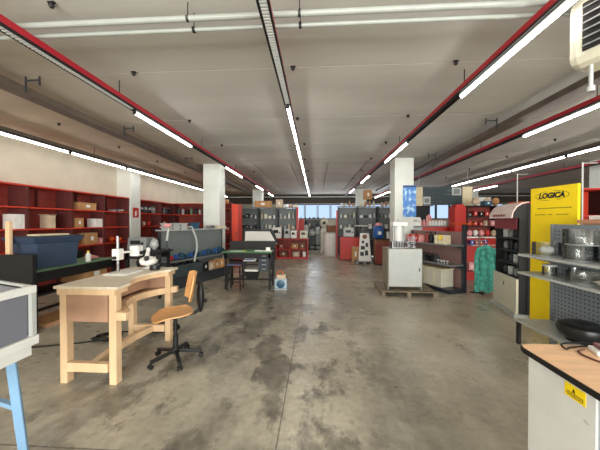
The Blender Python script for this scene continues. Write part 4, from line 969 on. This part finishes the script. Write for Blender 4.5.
# ---------------------------------------------------------------- black display stand with curved header
sd = Vector((3.47,4.86,0))-Vector((3.67,5.78,0)); sf = Frame((3.67,5.78,0), math.atan2(sd.y, sd.x)); SL = sd.length; SD = .40
t = thing('display_stand', 'black display stand with a curved white header and cream drawer front', 'display stand', sf.o, sf.rz)
obj('side_panel', MB().box(0, .03, 0.02, SD, .06, 1.93), BLACK, t); obj('side_panel', MB().box(SL-.03, SL, 0.02, SD, .06, 1.93), BLACK, t)
obj('back_panel', MB().box(.031, SL-.031, SD-.02, SD-.001, .06, 1.93), mat('maroon_panel', (98,36,44), .6), t)
obj('base_plate', MB().box(-.03, SL+.03, -.06, SD+.02, 0, .059), LGREY, t)
obj('drawer_front', MB().box(.005, SL-.005, -.02, .0195, .06, .66), BEIGE, t, bevel=.004)
obj('keyhole', MB().box(SL*.5-.012, SL*.5+.012, -.026, -.0205, .46, .53), DGREY, t)
obj('drawer_body', MB().box(.031, SL-.031, .0196, SD-.021, .06, .655), BLACK, t)
for z in (.90,1.13,1.36): obj('shelf', MB().box(.031, SL-.031, .03, SD-.021, z-.02, z), DGREY, t)
hp = [(-.10,1.72),(-.085,1.82),(-.03,1.92),(.06,1.985),(.16,2.0),(.16,1.98),(.065,1.965),(-.015,1.905),(-.066,1.815),(-.08,1.72)]
obj('curved_header', MB().prism(hp, 0, SL, Matrix(((0,0,1,0),(1,0,0,0),(0,1,0,0),(0,0,0,1)))), mat('header_white_pink', (226,206,200), .5, var=.05), t)
obj('header_side', MB().prism([(-.08,1.72),(-.03,1.9),(.06,1.96),(.4,1.96),(.4,1.931),(.021,1.931),(.021,1.72)], SL-.012, SL-.002, Matrix(((0,0,1,0),(1,0,0,0),(0,1,0,0),(0,0,0,1)))), BLACK, t)
obj('inner_valance', MB().box(.031, SL-.031, -.01, .0, 1.52, 1.72), mat('valance_maroon', (126,40,50), .6), t)
hm = MB()
for i in range(5): hm.box(.2+i*.11, .27+i*.11, -.108, -.104, 1.75, 1.79)
obj('header_marks', hm, DRED, t)
for j, z in enumerate((.6555,.9005,1.1305,1.3605)):
    for i in range(4):
        q = sf.p(.15+i*.21, .15, z+.0005)
        (can if (i+j) % 2 else bottle)(q, .055 if (i+j)%2 else .045, .17, (DGREY,BLACK,GREY,LGREY)[(i*3+j)%4], BLACK, '%s container in the black display stand, %s from the left on the %s shelf' % (('dark grey','black','grey','light grey')[(i*3+j)%4], ORD[i], ('lowest','second','third','top')[j]), 'containers in the black stand')
for px, Y, z, lb in ((517,6.2,az(176,6.2),'thin white pole rising behind the black display stand'), (582,4.5,az(166,4.5),'thin white pole rising right of the yellow panel')):
    q = at(px, 222, Y)
    t = thing('support_pole', lb, 'pole', (q.x, Y, 0), 0, 'thin white poles on the right')
    obj('pole', MB().rod((0,0,.02), (0,0,z), .012), LGREY, t, True); obj('foot', MB().lathe([(.12,0),(.12,.02)], n=16), GREY, t); obj('top_arm', MB().rod((0,0,z-.01), (.22,0,z-.01), .007), LGREY, t, True)

# ---------------------------------------------------------------- yellow panel with lettering
yv = Vector((3.70,4.05,0))-Vector((3.60,4.76,0)); yf = Frame((3.60,4.76,0), math.atan2(yv.y, yv.x)); YL = yv.length
t = thing('advertising_panel', 'tall yellow panel lettered LOGICA inside a thin oval', 'sign', yf.o, yf.rz)
obj('board', MB().box(0, YL, 0, .04, .012, 2.20), YEL, t, bevel=.003)
obj('base_plate', MB().box(.05, YL-.05, -.12, .2, 0, .0115), DGREY, t)
INK = mat('dark_ink', (28,24,20), .5, var=0)
RXZ = Matrix.Rotation(R(90), 4, 'X')
text_mesh('LOGICA', .112, 'lettering', INK, t, Matrix.Translation((YL*.48, -.002, 2.06)) @ RXZ @ Matrix.Shear('XZ', 4, (.0,.0)) @ Matrix(((1,.22,0,0),(0,1,0,0),(0,0,1,0),(0,0,0,1))), .006, .96)
ov = MB(); n = 40; P1 = [(YL*.48+.26*math.cos(2*math.pi*k/n), 2.06+.075*math.sin(2*math.pi*k/n)) for k in range(n)]; P2 = [(YL*.48+.253*math.cos(2*math.pi*k/n), 2.06+.069*math.sin(2*math.pi*k/n)) for k in range(n)]
for k in range(n):
    if k in (9,10,11,29,30,31): continue
    a, b_, c, d_ = P1[k], P1[(k+1)%n], P2[(k+1)%n], P2[k]
    ov._add([(a[0],-.002,a[1]),(b_[0],-.002,b_[1]),(c[0],-.002,c[1]),(d_[0],-.002,d_[1])], [(0,1,2,3)])
obj('oval_outline', ov, mat('brown_ink', (96,70,16), .5, var=0), t)
sl = MB(); rl = random.Random(2)
for zz, a, b_ in ((1.86,.12,.62),(1.76,.08,.24),(1.76,.3,.36),(1.76,.42,.6)):
    x = a
    while x < b_:
        w = rl.uniform(.012,.03); sl.box(x, x+w, -.0022, -.0005, zz, zz+.012); x += w+.008
obj('small_print', sl, MATS['brown_ink'], t)

# ---------------------------------------------------------------- peg shelving on the right
pf = Frame((3.20,3.84,0), R(-90)); PL = 2.3
t = gondola('grey perforated shelving at the right edge holding glass vessels', pf.o, pf.rz, PL, 1.62, [(1.22,.46),(.98,.46)], pan=mat('perforated_steel', (126,136,144), .45), rail=GREY, base=.33, perf=True, basedepth=.48)
for o in list(t.children):
    if o.name.startswith('base_plinth'): bpy.data.objects.remove(o)
obj('leg', MB().box(.005, .045, -.475, -.435, 0, .2995), BLACK, t); obj('leg', MB().box(PL-.06, PL-.02, -.44, -.40, 0, .2995), BLACK, t)
obj('rear_shelf', MB().box(.02, PL, .041, .5, 1.45, 1.48), GREY, t); obj('rear_base', MB().box(.02, PL, .041, .5, .1, .14), GREY, t)
def gjar(x, y, z, r, h, label, lid=None, cat='glass jar'):
    t = thing('glass_vessel', label, cat, pf.p(x, y, z), pf.rz, 'glass vessels on the perforated shelving')
    obj('glass_wall', MB().lathe([(r*.97,0),(r,.015),(r,h),(r*1.02,h+.006),(r*.98,h+.006),(r*.965,h),(r*.965,.02),(0.001,.015)], n=28, cap=False), JARG, t, True)
    obj('base_disc', MB().lathe([(r*.9,.002),(r*.9,.008)], n=24), mat('glass_base', (214,220,220), .3), t)
    if lid: obj('lid', MB().lathe([(r*1.03,h+.007),(r*1.03,h+.03),(r*.9,h+.034)], n=28), lid, t, True)
    return t
gjar(.24, -.28, 1.2205, .145, .165, 'low wide glass vessel at the near-yellow end of the upper shelf')
lump(pf.p(.24,-.28,1.2385), (.17,.17,.1), WHITE, 'white packet inside the glass vessel beside the yellow panel', None, 'packet', 'packet', 5)
gjar(.66, -.27, 1.2205, .14, .165, 'lower glass vessel in the stack on the upper shelf')
gjar(.80, -.2, 1.3945, .21, .19, 'large glass vessel stacked over the others with a grey lid', GREY) if False else None
t = gjar(.70, -.24, 1.3945, .19, .17, 'large shiny glass vessel stacked on top of the lower one', None)
gjar(1.06, -.2, 1.2205, .16, .24, 'tall glass vessel behind the clear plastic bag on the upper shelf', LGREY)
carton(pf.p(.72,-.24,1.6), (.30,.2,.035), DGREY, 'flat dark grey tray on the tallest glass stack', pf.rz, name='flat_tray', cat='tray') if False else None
lump(pf.p(1.02,-.40+.03,1.2205) if False else pf.p(1.38,-.3,1.2205), (.3,.2,.2), BAGG, 'clear plastic bag on the upper shelf at the right edge', None, 'plastic_bag', 'bag', 6, .3)
gjar(.30, -.29, .9805, .07, .11, 'small glass jar on the lower shelf by the yellow panel', LGREY)
gjar(.72, -.26, .9805, .16, .12, 'wide shallow glass bowl on the lower perforated shelf')
gjar(.47, -.14, .9805, .065, .12, 'narrow glass jar left of the wide shallow glass bowl')
t = thing('shallow_dish', 'off-white shallow dish at the right edge of the lower shelf', 'dish', pf.p(1.08,-.28,.9805))
obj('dish_body', MB().lathe([(.10,0),(.11,.012),(.17,.06),(.18,.065),(.17,.068),(.10,.02),(0.001,.018)], n=28, cap=False), BEIGE, t, True); obj('foot_ring', MB().lathe([(.08,-.0),(.08,.003)], n=20), LGREY, t)
t = thing('seat_cushion', 'black padded round seat lying on the bottom shelf of the perforated shelving', 'cushion', pf.p(.68,-.25,.3305), pf.rz)
obj('pad', MB().lathe([(.001,.03),(.15,.03),(.205,.07),(.222,.13),(.21,.17),(.15,.195),(.06,.18),(.001,.172)], n=28, cap=False), mat('black_vinyl', (34,34,34), .35), t, True); obj('seat_plate', MB().lathe([(.14,0),(.12,.0295)], n=20), BLACK, t)
# goods behind the perforated shelving
solo('wooden_board', MB().box(0, .34, 0, 1.0, 0, .05), mat('pink_brown_wood', (196,142,112), .6), 'pinkish wooden board on the rear shelf behind the glass vessels', 'board', (3.28, 2.6, 1.63))
solo('board_support', MB().box(0, .3, 0, .9, 0, .148), CARD, 'brown carton base under the pinkish board behind the glass vessels', 'box', (3.3, 2.65, 1.481))
for i in range(4): carton((3.42, 3.42-.2*i, 1.681), (.2,.15,.045+.015*(i%2)), (WHITE,RED,WHITE,DRED)[i], '%s flat packet on the pinkish board, %s from the yellow panel side' % (('white','red','cream-white','maroon')[i], ORD[i]), R(4*i), 'flat packets on the pinkish board', name='flat_packet', cat='packet')
# right-hand background
rshelf('orange-red shelving right of the yellow panel', 581, 612, 5.6, 2.28, 5, RED, REDB)
x0, x1, zs = rshelf('black shelving behind the display stand with orange bins on top', 511, 560, 8.6, 2.0, 5, BLACK, DRED)
for i in range(3): tray((ax(518,8.8)+.36*i, 8.85, 2.031), (.24,.36,.24), ORNG if i != 1 else RED, '%s bin on top of the black shelving behind the display stand' % ('left orange','red','right orange')[i], 0, 'bins on the black shelving')
fill(x0+.1, x1-.1, 8.82, zs[3], 'shelving behind the display stand', 'upper shelf', [WHITE,TEALB,PINK,GREY], (.14,.28), .25, ('can','carton'))
carton((ax(484,12), 12.1, 2.301), (.5,.3,.4), WHITE, 'white carton on the far shelving right of the banner')
x0, x1, zs = rshelf('dark far shelving below the right end of the banner', 470, 520, 11.9, 2.27, 5, DGREY, DGREY)
x0, x1, zs = rshelf('red far shelving beyond the yellow panel', 530, 640, 11.0, 2.3, 5, RED, DRED)
fill(x0+.1, x1-.1, 11.2, zs[3], 'the red far shelving', 'upper shelf', [WHITE,CARD,BLACK], (.2,.35), .55, ('carton',))

# ---------------------------------------------------------------- desk in the right foreground
t = thing('corner_desk', 'beech-topped desk with a black edge and white side at lower right', 'desk', (0,0,0))
tp = [(1.235,1.68),(1.25,1.722),(1.30,1.735),(2.35,1.735),(2.35,.75),(1.235,.75)]
obj('desktop', MB().prism(tp, .868, .8995), BLACK, t); obj('laminate_surface', MB().prism([(x+.004 if x < 1.5 else x, y-(.004 if y > 1 else 0)) for x, y in tp], .8996, .902), BEECH, t)
obj('side_panel', MB().box(1.275, 1.30, 1.30, 1.69, 0, .867), OFFW, t); obj('back_panel', MB().box(1.3005, 2.3, 1.665, 1.689, .0, .867), OFFW, t)
obj('leg_panel', MB().box(1.285, 1.34, .80, 1.29, 0, .867), mat('pale_blue_panel', (176,198,214), .4), t)
obj('latch', MB().bar((1.2735,1.352,.71), (1.2735,1.332,.70), .003, .008), LGREY, t)
lb = obj('warning_sticker', MB().box(1.2722, 1.2745, 1.345, 1.452, .772, .838), YEL, t)
sm = MB().prism([(1.395,.805),(1.411,.805),(1.403,.826)], 1.2712, 1.2721, Matrix(((0,0,1,0),(1,0,0,0),(0,1,0,0),(0,0,0,1))))
rl = random.Random(5)
for zz in (.797,.789,.781):
    y = 1.355
    while y < 1.438:
        w = rl.uniform(.004,.012); sm.box(1.2712, 1.2721, y, y+w, zz, zz+.004); y += w+.003
obj('sticker_print', sm, INK, lb)
q = at(596, 345, 1.60)
t = thing('small_device', 'white and maroon handheld device on the beech desk', 'device', (1.66, 1.60, .9025), R(-20))
obj('body', MB().box(-.09, .12, -.05, .05, 0, .028), WHITE, t, bevel=.008); obj('cover', MB().box(-.07, .12, -.042, .042, .0285, .05), mat('maroon_plastic', (120,70,72), .3), t, bevel=.006); obj('display', MB().box(-.045, .06, -.03, .03, .0505, .053), LGREY, t)
cp = [(1.545,1.64,.918),(1.52,1.645,.908),(1.495,1.62,.908),(1.49,1.56,.908),(1.52,1.49,.908),(1.60,1.42,.908),(1.72,1.37,.908),(1.9,1.36,.908)]
solo('device_cable', MB().tube(spline(cp), .005, 8), mat('brown_cable', (84,44,34), .5), 'thin brown cable curling from the device across the desk', 'cable', smooth=True)
cp = [(1.64,1.705,.912),(1.58,1.70,.908),(1.50,1.68,.908),(1.46,1.66,.908),(1.47,1.70,.918),(1.56,1.722,.918),(1.7,1.72,.912)]
solo('device_cable', MB().tube(spline(cp), .005, 8), RUBBER, 'dark cable looping behind the device at the desk rear edge', 'cable', smooth=True)

# ---------------------------------------------------------------- world, lamps, camera
w = bpy.data.worlds.new('sky'); bpy.context.scene.world = w; w.use_nodes = True
nt = w.node_tree; bg = nt.nodes['Background']; bg.inputs[0].default_value = (.70,.81,.96,1); bg.inputs[1].default_value = 1.1
def area(name, loc, rot, sx_, sy_, e, col):
    l = bpy.data.lights.new(name, 'AREA'); l.shape = 'RECTANGLE'; l.size = sx_; l.size_y = sy_; l.energy = e; l.color = col
    o = bpy.data.objects.new(name, l); C.objects.link(o); o.location = loc; o.rotation_euler = rot; return o
for k, (a, b_) in enumerate(gaps): area('window_daylight', ((a+b_)/2, YB+.05, 1.65), (R(90),0,0), b_-a-.2, 2.1, 330, (1,.97,.92))
area('far_daylight', (3, YF-.1, 2.38), (R(-90),0,0), 9, .9, 170, (.82,.9,1))

cam = bpy.data.cameras.new('camera'); co = bpy.data.objects.new('camera', cam); C.objects.link(co)
cam.sensor_width = 36; cam.sensor_fit = 'HORIZONTAL'; cam.lens = F/600*36; cam.clip_start = .05
co.location = (0,0,CAMH); co.rotation_euler = (R(90)+THE, 0, PSI)
bpy.context.scene.camera = co
vs = bpy.context.scene.view_settings; vs.view_transform = 'Standard'; vs.look = 'None'; vs.exposure = .26; vs.gamma = 1
cy = bpy.context.scene.cycles; cy.use_denoising = True; cy.max_bounces = 8; cy.diffuse_bounces = 5; cy.transparent_max_bounces = 16; cy.sample_clamp_indirect = 6
